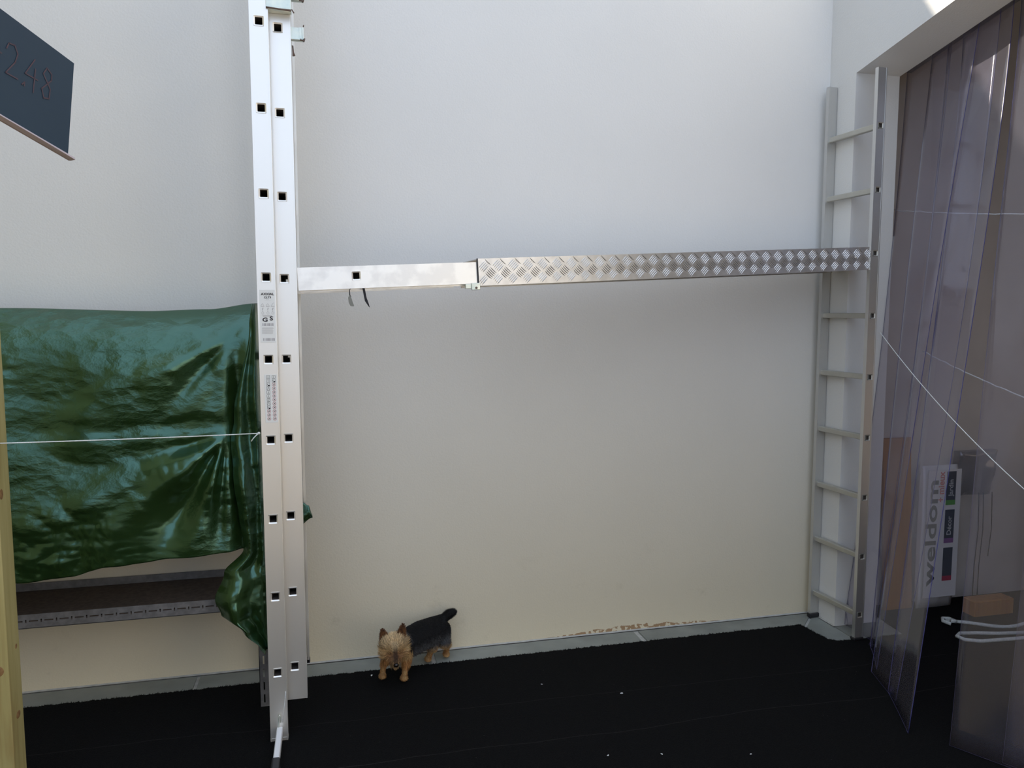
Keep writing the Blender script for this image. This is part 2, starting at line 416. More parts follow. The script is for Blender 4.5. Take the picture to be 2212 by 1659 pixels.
# ------------------------------------------------------------------ black mat
bm = bmesh.new()
path = []
def seg(p, q, step=0.006):
    L = math.dist(p, q); n = int(L / step)
    for i in range(n):
        t = i / n; x = lerp(p[0], q[0], t); y = lerp(p[1], q[1], t)
        nx, ny = -(q[1] - p[1]) / L, (q[0] - p[0]) / L
        j = 0.006 * noise.noise(Vector((x * 30, y * 30, 0))) + 0.0035 * random.uniform(-1, 1)
        path.append((x + nx * j, y + ny * j))
seg((-2.74, 3.200), (2.235, 3.207)); seg((2.235, 3.207), (2.262, 3.03)); seg((2.262, 3.03), (2.29, 3.0)); seg((2.29, 3.0), (2.66, 2.99)); path.append((2.70, 3.335))
path += [(4.9, 3.335), (4.9, -0.4), (2.36, -0.4), (2.36, 0.6), (-2.74, 0.6)]
up = [bm.verts.new((x, y, 0.007)) for x, y in path]; dn = [bm.verts.new((x, y, 0.0005)) for x, y in path]
bm.faces.new(up)
for i in range(len(path)):
    j = (i + 1) % len(path); bm.faces.new((up[j], up[i], dn[i], dn[j]))
# fibres standing off the cut edge
for i in range(0, len(path) - 8, 1):
    x, y = path[i]
    if y < 2.9: continue
    for _ in range(2):
        a_ = random.uniform(-1, 1); L = random.uniform(0.003, 0.008)
        p = Vector((x + random.uniform(-.004, .004), y + random.uniform(-.004, .002), 0.006))
        d = Vector((a_, 0.5, 0.6)).normalized() * L
        v = [bm.verts.new(p + Vector((-0.0012, 0, 0))), bm.verts.new(p + Vector((0.0012, 0, 0))), bm.verts.new(p + d)]
        bm.faces.new(v)
bmesh.ops.recalc_face_normals(bm, faces=[f for f in bm.faces if len(f.verts) > 3])
mat_o = build('floor_mat', bm, M_MAT)
tag(mat_o, 'black fibrous matting with ragged edge covering most of the ground', 'mat')

# unseen boards added behind the viewer to bounce warm sunlight
M_BOUNCE = pine('bounce_wood', (0.50, 0.39, 0.25), (0.45, 0.34, 0.21), (0.38, 0.27, 0.15))
db = bmesh.new(); box(db, -.07, .07, -1.75, 1.75, -.0055, .012)
bmesh.ops.bevel(db, geom=[e for e in db.edges if all(v.co.z > 0 for v in e.verts)], offset=.003, segments=1, affect='EDGES')
d0 = build('bounce_board', db, M_BOUNCE, floor, loc=(-2.66, -1.2, 0))
for i in range(1, 34):
    c = d0.copy(); COL.objects.link(c); c.parent = floor; c.location = (-2.66 + .147 * i, -1.2, 0)

# scraps on the mat
fl_spots = [(1.118, 2.764, .012, 'largest white scrap on the black matting, lying alone right of the dog'),
            (0.141, 3.155, .012, 'white scrap on the matting just left of the front paws of the dog'),
            (0.823, 2.913, .008, 'small white scrap on the matting, nearest the tile border right of the dog'),
            (0.909, 2.366, .009, 'leftmost of the three pale scraps along the bottom edge of the photo'),
            (1.095, 2.33, .009, 'middle one of the three pale scraps along the bottom edge of the photo'),
            (1.397, 2.258, .008, 'rightmost of the three pale scraps along the bottom edge of the photo')]
s0 = None
for i, (x, y, s, lab) in enumerate(fl_spots):
    if s0 is None:
        bm = bmesh.new(); bmesh.ops.create_icosphere(bm, subdivisions=2, radius=1)
        for v in bm.verts: v.co = Vector((v.co.x * 0.9, v.co.y * 0.45, v.co.z * 0.18)) * (1 + 0.6 * noise.noise(v.co * 1.7))
        s0 = build('debris_scrap', bm, M_WHITE); o = s0
    else:
        o = s0.copy(); COL.objects.link(o)
    o.location = (x, y, 0.008 + s * 0.1); o.scale = (s * .62, s * .62, s * .62); o.rotation_euler = (0, 0, i * 1.3)
    tag(o, lab, 'debris', 'pale scraps on the black matting')

# ================================================================== LADDERS
def stile_bm(w, depth, z0, z1, holes, hh, t=0.003, lip=0.006, back=1, closed=False):
    """C-channel standing on z; web is at y=0 (outer face), flanges run to +back*depth."""
    bm = bmesh.new(); hw = w / 2; s = back
    def bx(x0, x1, y0, y1, a, c): box(bm, x0, x1, min(y0 * s, y1 * s), max(y0 * s, y1 * s), a, c)
    zz = z0
    for h in sorted(holes):
        if h - hh < z0 or h + hh > z1: continue
        bx(-hw, hw, 0, t, zz, h - hh)
        bx(-hw, -hh, 0, t, h - hh, h + hh); bx(hh, hw, 0, t, h - hh, h + hh)
        zz = h + hh
    bx(-hw, hw, 0, t, zz, z1)
    bx(-hw, -hw + t, t, depth, z0, z1); bx(hw - t, hw, t, depth, z0, z1)
    bx(-hw + t, -hw + t + lip, depth - t, depth, z0, z1); bx(hw - t - lip, hw - t, depth - t, depth, z0, z1)
    if closed: bx(-hw + t, hw - t, depth - t, depth - .0001, z0, z1); bx(-hw + t, hw - t, t, depth - t, z1 - .002, z1 - .0001)
    # small raised bead along both edges of the web
    bx(-hw, -hw + 0.004, -0.0012, 0, z0, z1); bx(hw - 0.004, hw, -0.0012, 0, z0, z1)
    bmesh.ops.recalc_face_normals(bm, faces=bm.faces[:])
    return bm

def rung_bm(y0, y1, ro=0.0155, ri=0.0118):
    """hollow square tube with rounded corners along y; ends flared to a rim"""
    bm = bmesh.new()
    def sq(r, y, cr):
        vs = []
        for cx_, cz_, a0 in ((1, 1, 0), (-1, 1, 90), (-1, -1, 180), (1, -1, 270)):
            for k in range(4):
                a_ = radians(a0 + 30 * k)
                vs.append(bm.verts.new((cx_ * (r - cr) + cr * cos(a_), y, cz_ * (r - cr) + cr * sin(a_))))
        return vs
    R = [sq(ri, y0 + 0.0005, .002), sq(ro + .0008, y0 - 0.002, .005), sq(ro + .001, y0 + .002, .005), sq(ro, y0 + .006, .004),
         sq(ro, y1 - .006, .004), sq(ro + .001, y1 - .002, .005), sq(ro + .0008, y1 + 0.002, .005), sq(ri, y1 - .0005, .002)]
    n = len(R[0])
    for a_, b_ in zip(R, R[1:]):
        for k in range(n): bm.faces.new((a_[k], a_[(k + 1) % n], b_[(k + 1) % n], b_[k]))
    for k in range(n):
        f = bm.faces.new((R[-1][k], R[-1][(k + 1) % n], R[0][(k + 1) % n], R[0][k])); f.material_index = 1
    bmesh.ops.recalc_face_normals(bm, faces=bm.faces[:])
    return bm

def place_text(body, size, mat, name, parent, loc, rot, squash=1.0, bold=0.0, thick=0.0002, align='CENTER'):
    cu = bpy.data.curves.new(name, 'FONT'); cu.body = body; cu.size = size; cu.align_x = align; cu.align_y = 'CENTER'
    cu.extrude = thick; cu.offset = bold; cu.resolution_u = 3
    tmp = bpy.data.objects.new('tmp', cu); COL.objects.link(tmp)
    dg = bpy.context.evaluated_depsgraph_get()
    me = bpy.data.meshes.new_from_object(tmp.evaluated_get(dg)); me.name = name
    bpy.data.objects.remove(tmp); bpy.data.curves.remove(cu)
    me.materials.clear(); me.materials.append(mat)
    o = bpy.data.objects.new(name, me); COL.objects.link(o)
    o.parent = parent; o.location = loc; o.rotation_euler = rot; o.scale = (squash, 1, 1)
    return o

# ---- left ladder: two stacked sections, seen edge on
L = empty('extension_ladder', (-0.208, 2.73, 0.0))
tag(L, 'tall two-section aluminium ladder seen edge-on left of centre, with stickers and stabiliser foot', 'ladder')
rz1 = [0.262 + 0.28 * k for k in range(11)]
rz2 = [0.260 + 0.28 * k for k in range(11)]
M_STI = M_ALU
W1, W2 = 0.0605, 0.084
def part(name, bm, mat, parent, loc=(0, 0, 0), rot=None, smooth=False):
    return build(name, bm, mat, parent, smooth, loc, rot)
part('stile', stile_bm(W1, 0.025, 0.005, 3.30, rz1, 0.0160), M_STI, L)
part('stile', stile_bm(W1, 0.025, 0.005, 3.30, rz1, 0.0160, back=-1), M_STI, L, (0, 0.425, 0))
r1 = part('rung', rung_bm(0.0, 0.425), [M_ALU, M_ALU_IN], L, (0, 0, rz1[0]))
for z in rz1[1:]:
    c = r1.copy(); COL.objects.link(c); c.parent = L; c.location = (0, 0, z)
X2 = 0.0575
part('stile', stile_bm(W2, 0.027, 0.135, 3.30, rz2, 0.0160), M_STI, L, (X2, 0.042, 0))
part('stile', stile_bm(W2, 0.027, 0.135, 3.30, rz2, 0.0160, back=-1), M_STI, L, (X2, 0.370, 0))
r2 = part('rung', rung_bm(0.042, 0.370), [M_ALU, M_ALU_IN], L, (X2, 0, rz2[0]))
for z in rz2[1:]:
    c = r2.copy(); COL.objects.link(c); c.parent = L; c.location = (X2, 0, z)
# black end plug of the rear stile of the shorter section
part('end_cap', bevbox(X2 - .044, X2 + .044, .343, .373, .128, .145, .003), M_BLACK, L)['label'] = 'black plastic end plug'
# plastic shoes under the long section
for y in (0.0125, 0.4125):
    part('foot', bevbox(-.031, .031, y - .013, y + .013, 0.0075, .02, .002), M_ALU_DULL, L)
# stabiliser bar sticking out of the foot towards the viewer
st = part('stabiliser_bar', bevbox(-.0075, .0125, -.20, -.002, .030, .062, .003), M_WHITE, L); st['label'] = 'white painted stabiliser bar'
bm = bevbox(-.011, .016, -.268, -.198, .0075, .064, .006, 2)
cp = part('rubber_foot', bm, M_BLACK, st); cp['label'] = 'black rubber end of the bar'
bm = bmesh.new(); tube(bm, [(-.001, -.004, .055), (-.001, -.012, .075), (-.001, -.012, .100), (.002, -.008, .108), (.006, -.006, .100), (.006, -.005, .078)], .0022, 8)
part('retaining_clip', bm, M_ZINC, L)
bm = bmesh.new(); tube(bm, [(.012, -.002, .075), (.018, -.003, .12), (.026, -.003, .19)], .0012, 6)
part('pull_cord', bm, M_TWINE, L)
# zinc brackets at the top of the shorter section
bm = bmesh.new()
box(bm, X2 - .0335, X2 + .047, -.004, .040, 2.545, 2.62)
box(bm, X2 - .0335, X2 + .047, -.0055, .0, 2.545, 2.551)
bmesh.ops.bevel(bm, geom=bm.edges[:], offset=0.001, segments=1, affect='EDGES')
gb = part('guide_bracket', bm, M_ZINC, L); gb['label'] = 'greenish zinc-plated guide bracket'
bm = bmesh.new(); tube(bm, [(X2 - .033, -.006, 2.546), (X2 + .047, -.006, 2.541)], .0026, 8); part('pin', bm, M_RUST, gb)
bm = bmesh.new(); tube(bm, [(X2 + .03, -.006, 2.597), (X2 + .050, -.006, 2.595), (X2 + .054, -.006, 2.585)], .003, 8); part('pin', bm, M_RUST, gb)
bm = bmesh.new(); tube(bm, [(X2 + .049, -.004, 2.546), (X2 + .056, -.004, 2.535)], .002, 8); part('pin', bm, M_RUST, gb)
for z0_, z1_ in ((2.470, 2.512), (2.600, 2.650)):
    bm = bmesh.new()
    box(bm, X2 + .042, X2 + .083, .060, .064, z0_, z1_); box(bm, X2 + .042, X2 + .086, .050, .075, z0_, z0_ + .003)
    box(bm, X2 + .081, X2 + .084, .050, .075, z0_, z1_); box(bm, X2 + .070, X2 + .078, .056, .0605, z0_ + .006, z1_)
    hk = part('hook', bm, M_ZINC, L); hk['label'] = 'pale zinc hook sticking out at the side'
    bm = bmesh.new(); tube(bm, [(X2 + .072, .049, z0_ - .001), (X2 + .086, .049, z0_ - .004), (X2 + .087, .049, z0_ + .004)], .0028, 8); part('pin', bm, M_RUST, hk)
    bm = bmesh.new(); tube(bm, [(X2 + .084, .049, z1_), (X2 + .085, .049, z1_ + .006)], .002, 8); part('pin', bm, M_RUST, hk)
bm = bmesh.new(); tube(bm, [(X2 + .0465, .062, 2.452), (X2 + .048, .062, 2.430), (X2 + .050, .062, 2.418)], [.0025, .003, .005], 8)
part('lock_pin', bm, M_RUST, L)
# product label
ROT = (radians(90), 0, 0)
lb = part('sticker', bevbox(-.0235, .0285, -.0009, -.0001, 1.440, 1.620, .0003), M_LABEL, L); lb['label'] = 'white rating label with black print'
def txt(s, size, z, x=0.003, mat=M_INK, sq=1.0, bold=0.0, par=None):
    return place_text(s, size, mat, 'lettering', par or lb, (x, -.0012, z), ROT, sq, bold)
txt('AXXIAL', .0105, 1.605, sq=1.15, bold=.0004)
txt('CLT3', .0088, 1.594, sq=1.15, bold=.0003)
txt('III   III', .003, 1.588, mat=M_INKG); txt('- - - - - - - - -', .004, 1.5835, mat=M_INKG)
bm = bmesh.new()
def ln(bm, x0, z0, x1, z1, w=.0007):
    d = Vector((x1 - x0, 0, z1 - z0)); n_ = Vector((-d.z, 0, d.x)).normalized() * w / 2
    p = [Vector((x0, -.00125, z0)) + n_, Vector((x0, -.00125, z0)) - n_, Vector((x1, -.00125, z1)) - n_, Vector((x1, -.00125, z1)) + n_]
    bm.faces.new([bm.verts.new(q) for q in p])
for k, xx in enumerate((-.014, .003, .019)):
    if k < 2: ln(bm, xx - .0055, 1.566, xx, 1.5735); ln(bm, xx, 1.5735, xx + .0045, 1.566)
    else: ln(bm, xx - .005, 1.566, xx + .003, 1.576)
    ln(bm, xx - .006, 1.5635, xx + .006, 1.5635, .0012)
    ln(bm, xx - .001, 1.552, xx + .0015, 1.559, .002); ln(bm, xx, 1.552, xx - .001, 1.545, .0008)
    for a_ in range(10):
        a0 = a_ * pi / 5; a1 = a0 + pi / 5
        ln(bm, xx + .004 * cos(a0), 1.541 + .004 * sin(a0), xx + .004 * cos(a1), 1.541 + .004 * sin(a1), .0006)
for z in (1.534, 1.531, 1.5285): ln(bm, -.018 + random.random() * .006, z, .022 - random.random() * .008, z, .0009)
for z in [1.4905 - .0032 * i for i in range(7)]: ln(bm, -.018, z, .024 - random.random() * .012, z, .0008)
for z0_, z1_, xs in ((1.497, 1.506, (-.016, .02)), (1.446, 1.455, (-.014, .022))):
    x = xs[0]
    while x < xs[1]:
        w_ = random.choice((.0007, .0011, .0018)); ln(bm, x, z0_, x, z1_, w_); x += w_ + random.choice((.0008, .0014))
part('pictograms', bm, M_INKG, lb)['kind'] = 'stuff'
txt('G', .019, 1.5175, x=-.007, sq=1.3, bold=.0006); txt('S', .019, 1.522, x=.0135, sq=1.3, bold=.0006)
# safety pictogram sticker
l2 = part('sticker', bevbox(-.0155, .0290, -.0009, -.0001, 1.163, 1.330, .0003), M_LABEL, L); l2['label'] = 'narrow safety sticker with two columns of pictograms'
bmK = bmesh.new(); bmR = bmesh.new()
def sqr(bm, x, z, s=.0052, w=.0008):
    ln(bm, x - s, z - s, x + s, z - s, w); ln(bm, x - s, z + s, x + s, z + s, w); ln(bm, x - s, z - s, x - s, z + s, w); ln(bm, x + s, z - s, x + s, z + s, w)
def circ(bm, x, z, r=.0056, w=.0009):
    for a_ in range(14):
        a0 = a_ * pi / 7; a1 = a0 + pi / 7
        ln(bm, x + r * cos(a0), z + r * sin(a0), x + r * cos(a1), z + r * sin(a1), w)
for col_, x in enumerate((-.003, .0155)):
    for k in range(12):
        z = 1.322 - k * .0132 - .0005
        red = (col_ == 1 and k >= 2) or (col_ == 0 and k >= 9)
        if red:
            circ(bmR, x, z); ln(bmR, x - .004, z + .004, x + .004, z - .004, .0008)
            ln(bmK, x - .002, z - .003, x + .0025, z + .003, .0016); ln(bmK, x - .001, z + .001, x + .003, z - .001, .0008)
        else:
            sqr(bmK, x, z)
            if k in (2, 8) or (col_ == 1 and k == 1):
                ln(bmK, x - .001, z - .003, x + .0045, z - .003, .0042); ln(bmK, x - .002, z - .002, x - .003, z + .003, .0013)
            elif k in (6,): ln(bmK, x - .004, z + .003, x + .003, z + .004, .0008); ln(bmK, x + .003, z + .004, x - .003, z - .004, .0008); ln(bmK, x - .003, z - .004, x + .004, z - .004, .0008)
            elif k in (7, 3): ln(bmK, x - .004, z - .004, x, z + .004, .0008); ln(bmK, x, z + .004, x + .004, z - .004, .0008)
            else: ln(bmK, x, z - .004, x, z + .004, .0008); ln(bmK, x - .002, z, x + .002, z, .0008)
part('pictograms', bmK, M_INK, l2)['kind'] = 'stuff'; part('warning_circles', bmR, M_INKR, l2)['kind'] = 'stuff'

# ---- right ladder, single section in the corner
RL = empty('straight_ladder', (2.392, 2.98, 0.0), (0, 0, radians(4.5)))
tag(RL, 'single-section aluminium ladder standing upright in the right-hand corner', 'ladder')
M_STW = noisy('aluminium_greyed', (0.60, 0.60, 0.59), (0.70, 0.70, 0.69), 3, 0.36, 0.85, 0.1, 90, 0.0005, (1, 1, .1))
rz = [0.131 + 0.28 * k for k in range(9)]
part('stile', stile_bm(.048, .018, 0.02, 2.62, rz, .0140, closed=True), M_STW, RL)
part('stile', stile_bm(.048, .018, 0.02, 2.62, rz, .0140, back=-1, closed=True), M_STW, RL, (0, .325, 0))
r3 = part('rung', rung_bm(0, .325, .0125, .0095), [noisy('aluminium_weathered', (0.50, 0.49, 0.44), (0.60, 0.59, 0.54), 6, 0.5, 0.75, 0.1, 90, 0.0005), M_ALU_IN], RL, (0, 0, rz[0]))
for z in rz[1:]:
    c = r3.copy(); COL.objects.link(c); c.parent = RL; c.location = (0, 0, z)
for y in (0.012, .313):
    part('rubber_foot', bevbox(-.027, .027, y - .015, y + .015, 0.0075 if y < .1 else 0.0, .022, .003), M_BLACK, RL)['label'] = 'black rubber foot'

# ---- work platform slung between the ladders
ux = Vector((2.498, 0.205, 0.128)); PL = ux.length; ux.normalize()
vy = Vector((0, 0, 1)).cross(ux); vy.normalize(); wz = ux.cross(vy)
P = empty('work_platform', (-0.108, 2.785, 1.619))
P.rotation_euler = Matrix((ux, vy, wz)).transposed().to_euler()
tag(P, 'telescopic aluminium scaffold plank with tread-plate cover bridging the two ladders', 'scaffold plank')
DEP = .268
def beam(x0, x1, y, flip, holes=()):
    bm = bmesh.new(); h = .080; t = .003; s = -1 if flip else 1
    def bx(a, b_, c_, d_, e, f): box(bm, a, b_, min(y + s * c_, y + s * d_), max(y + s * c_, y + s * d_), e, f)
    xx = x0
    for hx in holes:
        bx(xx, hx - .0155, 0, t, 0, h); bx(hx - .0155, hx + .0155, 0, t, 0, h / 2 - .0155 + .0045); bx(hx - .0155, hx + .0155, 0, t, h / 2 + .0155 + .0045, h); xx = hx + .0155
    bx(xx, x1, 0, t, 0, h)
    bx(x0, x1, t, .026, 0, t); bx(x0, x1, t, .026, h - t, h)
    bx(x0, x1, .023, .026, t, .011)
    bx(x0, x1, -.0015, 0, 0.0, .003)
    bmesh.ops.recalc_face_normals(bm, faces=bm.faces[:])
    return bm
part('side_beam', beam(0.004, PL - .03, 0, False, (0.207,)), M_ALU_DULL, P)
part('side_beam', beam(0.004, PL - .03, DEP, True, (0.207,)), M_ALU_DULL, P)
part('rung', rung_bm(0, DEP, .0150, .0112), [M_ALU, M_ALU_IN], P, (.207, 0, .0445))
for x in (0.9, 1.5, 2.1):
    part('rung', rung_bm(0.003, DEP - .003, .0135, .010), [M_ALU, M_ALU_IN], P, (x, 0, .03))
# lower track seen under the beam
bm = bmesh.new(); box(bm, .01, .62, .030, .040, -.006, .004); box(bm, .01, .62, DEP - .04, DEP - .03, -.006, .004)
part('lower_rail', bm, M_ALU_DULL, P)
X0 = .660
bm = bmesh.new()
box(bm, X0, PL - .002, -.0055, -.0025, -.006, .0895)
box(bm, X0, PL - .002, DEP + .0025, DEP + .0055, -.006, .0895)
box(bm, X0, PL - .002, -.0055, DEP + .0055, .0895, .0925)
box(bm, X0, PL - .002, -.0055, .012, -.009, -.006); box(bm, X0, PL - .002, DEP - .012, DEP + .0055, -.009, -.006)
td = part('tread_cover', bm, M_TREAD, P); td['label'] = 'raised-pattern tread plate cover'
def bar(bm, c, e1, e2, nrm, L_=.0155, w=.0020, h=.0016, bend=0.0):
    a_ = bm.verts.new(c - e1 * L_); b_ = bm.verts.new(c + e1 * L_)
    l1 = bm.verts.new(c - e1 * L_ * .45 + e2 * (w + bend)); l2_ = bm.verts.new(c + e1 * L_ * .45 + e2 * (w + bend))
    r1_ = bm.verts.new(c - e1 * L_ * .45 - e2 * (w - bend)); r2_ = bm.verts.new(c + e1 * L_ * .45 - e2 * (w - bend))
    t1 = bm.verts.new(c - e1 * L_ * .45 + nrm * h + e2 * bend); t2 = bm.verts.new(c + e1 * L_ * .45 + nrm * h + e2 * bend)
    for f in ((a_, l1, t1), (a_, t1, r1_), (b_, t2, l2_), (b_, r2_, t2), (l1, l2_, t2, t1), (t1, t2, r2_, r1_)): bm.faces.new(f)
bm = bmesh.new()
PX, PZ = .0600, .0520
def cluster(bm, c, sgn, ax, az, nrm, clip):
    e1 = (ax * 1 + az * sgn).normalized(); e2 = (az * 1 - ax * sgn).normalized()
    for k in range(-2, 3):
        cc = c + e2 * k * .0074
        if clip(cc): bar(bm, cc, e1, e2, nrm, .0215 - abs(k) * .0016, .0019, .0017, .0012 * (1 if sgn > 0 else -1))
AX, AY, AZ = Vector((1, 0, 0)), Vector((0, 1, 0)), Vector((0, 0, 1))
nx_ = int((PL - X0) / PX) + 1
for i in range(nx_):
    for j in range(-1, 3):
        for (ox, oz, sg) in ((0, 0, 1), (.5, .5, -1)):
            c = Vector((X0 + .02 + (i + ox) * PX, -.0055, .012 + (j + oz) * PZ))
            cluster(bm, c, sg, AX, AZ, Vector((0, -1, 0)), lambda q: X0 + .012 < q.x < PL - .014 and 0.004 < q.z < .083)
    for j in range(0, 6):
        for (oy, ox, sg) in ((0, 0, 1), (.5, .5, -1)):
            c = Vector((X0 + .02 + (i + ox) * PX, .012 + (j + oy) * .05, .0925))
            cluster(bm, c, sg, AX, AY, AZ, lambda q: X0 + .010 < q.x < PL - .012 and 0.003 < q.y < DEP)
bars = part('raised_bars', bm, M_TREAD, P)
bars['kind'] = 'stuff'
# rubber joint strip and rivet
part('joint_strip', bevbox(X0 - .004, X0 + .001, -.0065, -.0015, -.007, .0935, .0008), M_BLACK, P)
bm = bmesh.new(); bmesh.ops.create_uvsphere(bm, u_segments=8, v_segments=6, radius=.004); part('rivet', bm, M_ALU, P, (PL - .10, -.007, .048))
# latch under the joint
bm = bmesh.new(); box(bm, X0 - .052, X0 - .010, -.004, .010, -.018, -.001); box(bm, X0 - .030, X0 + .004, -.010, -.003, -.024, .002)
bmesh.ops.bevel(bm, geom=bm.edges[:], offset=0.0015, segments=1, affect='EDGES')
la = part('latch', bm, M_ZINC, P)
bm = bmesh.new(); tube(bm, [(X0 - .012, -.012, -.016), (X0 - .012, .012, -.016)], .0045, 10); part('pin', bm, M_RUST, la)
# hooks over the rung of the right-hand ladder
part('end_hook', bevbox(PL - .012, PL + .004, .02, DEP - .02, .036, .074, .002), M_ZINC, P)
# two hanging straps
def strap(name, pts, w, mat, parent):
    bm = bmesh.new(); prev = None
    for x, y, z, ww in pts:
        r_ = [bm.verts.new((x - ww, y, z)), bm.verts.new((x + ww, y, z)), bm.verts.new((x + ww, y + .0015, z)), bm.verts.new((x - ww, y + .0015, z))]
        if prev:
            for k in range(4): bm.faces.new((prev[k], prev[(k + 1) % 4], r_[(k + 1) % 4], r_[k]))
        else: bm.faces.new(r_[::-1])
        prev = r_
    bm.faces.new(prev); bmesh.ops.recalc_face_normals(bm, faces=bm.faces[:])
    return part(name, bm, mat, parent)
s1 = strap('strap', [(.186, .008, .004, .0016), (.180, .006, -.006, .0014), (.180, .005, -.022, .0018), (.182, .005, -.030, .003)], 0, M_STRAP, P)
s1['label'] = 'thin black cord carrying a grey tag'
tg = strap('tag', [(.179, .004, -.024, .0015), (.179, .004, -.032, .0055), (.181, .003, -.048, .007), (.185, .003, -.060, .0068), (.188, .003, -.0635, .0035)], 0, M_TAGG, s1)
s2 = strap('strap', [(.230, .008, .004, .0042), (.232, .006, -.012, .0042), (.235, .005, -.036, .0042), (.237, .004, -.046, .0052), (.243, .004, -.060, .003), (.247, .004, -.070, .0006)], 0, M_STRAP, P)
s2['label'] = 'black webbing strap cut to a point'

# ================================================================== SHELVING AND TARPAULIN
SH = empty('shelving_unit', (-0.30, 3.0, 0))
tag(SH, 'low slotted-steel shelving unit against the back wall beneath the green tarpaulin', 'shelving')
XL = -1.62; XR = -0.262
def angle_post(x, y, sx, sy):
    bm = bmesh.new(); w, t = .034, .0022
    xa, xb = sorted((x, x + sx * w)); ya, yb = sorted((y, y + sy * w))
    # slotted face towards the viewer: build it in strips so the slots are real holes
    z = 0.004; yy = sorted((y, y + sy * t))
    while z < 1.45:
        box(bm, xa, xb, yy[0], yy[1], z, z + .018)
        box(bm, xa, xa + .014, yy[0], yy[1], z + .018, z + .052); box(bm, xb - .014, xb, yy[0], yy[1], z + .018, z + .052)
        z += .052
    box(bm, *sorted((x, x + sx * t)), ya, yb, 0.004, 1.5)
    return bm
origin = Vector((-0.30, 3.0, 0))
def shp(name, bm, mat, par=SH):
    bmesh.ops.translate(bm, verts=bm.verts[:], vec=-origin)
    return part(name, bm, mat, par)
shp('upright', angle_post(XR - .034, 2.995, 1, 1), M_STEEL)
shp('upright', angle_post(XR - .034, 3.335, 1, -1), M_STEEL)
shp('upright', angle_post(XL, 2.995, 1, 1), M_STEEL)
shp('upright', angle_post(XL, 3.335, 1, -1), M_STEEL)
def slotted_beam(y, z0, h, s=1, flange=.03):
    """front face with one row of long slots and short upright slots"""
    bm = bmesh.new(); t = .002
    yy = sorted((y, y + s * t)); x = XL + .03; zc = z0 + h * .52
    pitch = .05
    box(bm, XL + .004, XR - .004, yy[0], yy[1], z0, zc - .006); box(bm, XL + .004, XR - .004, yy[0], yy[1], zc + .006, z0 + h)
    while x < XR - .06:
        # web pieces between slots
        box(bm, x, x + .0075, yy[0], yy[1], zc - .006, zc + .006)
        box(bm, x + .0075, x + .0375, yy[0], yy[1], zc - .006, zc - .0026); box(bm, x + .0075, x + .0375, yy[0], yy[1], zc + .0026, zc + .006)
        box(bm, x + .0375, x + .0455, yy[0], yy[1], zc - .006, zc + .006)
        x += pitch
    box(bm, XL + .004, XR - .004, *sorted((y, y + s * flange)), z0 - .0005, z0 + t)
    bmesh.ops.recalc_face_normals(bm, faces=bm.faces[:])
    return bm
for zf in (.403, .655, 1.42):
    shp('shelf_rail', slotted_beam(2.992, zf, .052), M_STEEL)
    b_ = bmesh.new(); box(b_, XL + .004, XR - .036, 3.334, 3.338, zf + .004, zf + .056); box(b_, XL + .004, XR - .036, 3.31, 3.334, zf + .004, zf + .0065); shp('shelf_rail', b_, M_STEEL)
    b_ = bmesh.new(); box(b_, XL + .005, XR - .036, 2.996, 3.3335, zf + .008, zf + .026); shp('shelf_board', b_, M_SHELF)

# tarpaulin
TX0, TX1 = -1.85, -0.262
topZ = [(-1.85, 1.575), (-1.1, 1.556), (-.66, 1.546), (-.45, 1.553), (-.27, 1.576)]
botZ = [(-1.85, .56), (-1.1, .590), (-.96, .603), (-.76, .632), (-.54, .650), (-.34, .655), (-.26, .64)]
def crumple(p, s=1.0):
    q = Vector((p.x * 3.1, p.y * 2, p.z * 4.2))
    a_ = abs(noise.noise(q * 1.3)) ; b_ = abs(noise.noise(q * 2.9 + Vector((5, 3, 1)))); c_ = abs(noise.noise(Vector((p.x * 11, 2.0, p.z * 34))))
    d_ = abs(noise.noise(Vector((p.x * 24 + p.z * 9, 7.0, p.z * 22 - p.x * 10))))
    m_ = ss(-.15, .35, noise.noise(Vector((p.x * 2.7 + 9, 1, p.z * 2.7))))
    e_ = noise.noise(Vector((p.x * 3.2 + p.z * 2.2, 11, p.z * 4.4 - p.x * 1.5)))
    return s * (-.018 * a_ - .011 * b_ * (.3 + m_) - .0035 * c_ * (.4 + m_) - .0045 * d_ * m_ + .016 * e_)
def ridge(x, z, ax, az, bx_, bz, w, taper=0.0):
    """0..1 profile across a crease running from a to b, widening with distance from a"""
    dx, dz = bx_ - ax, bz - az; L2 = dx * dx + dz * dz
    t = ((x - ax) * dx + (z - az) * dz) / L2
    if t < 0 or t > 1.15: return 0.0
    dist = ((x - ax) * dz - (z - az) * dx) / sqrt(L2)
    ww = w * (0.25 + taper * t) if taper else w
    fade = min(1, t * 6) * max(0.0, min(1, (1.15 - t) * 3))
    return exp(-(dist / ww) ** 2) * fade
bm = bmesh.new(); NU, NV = 300, 190
grid = []
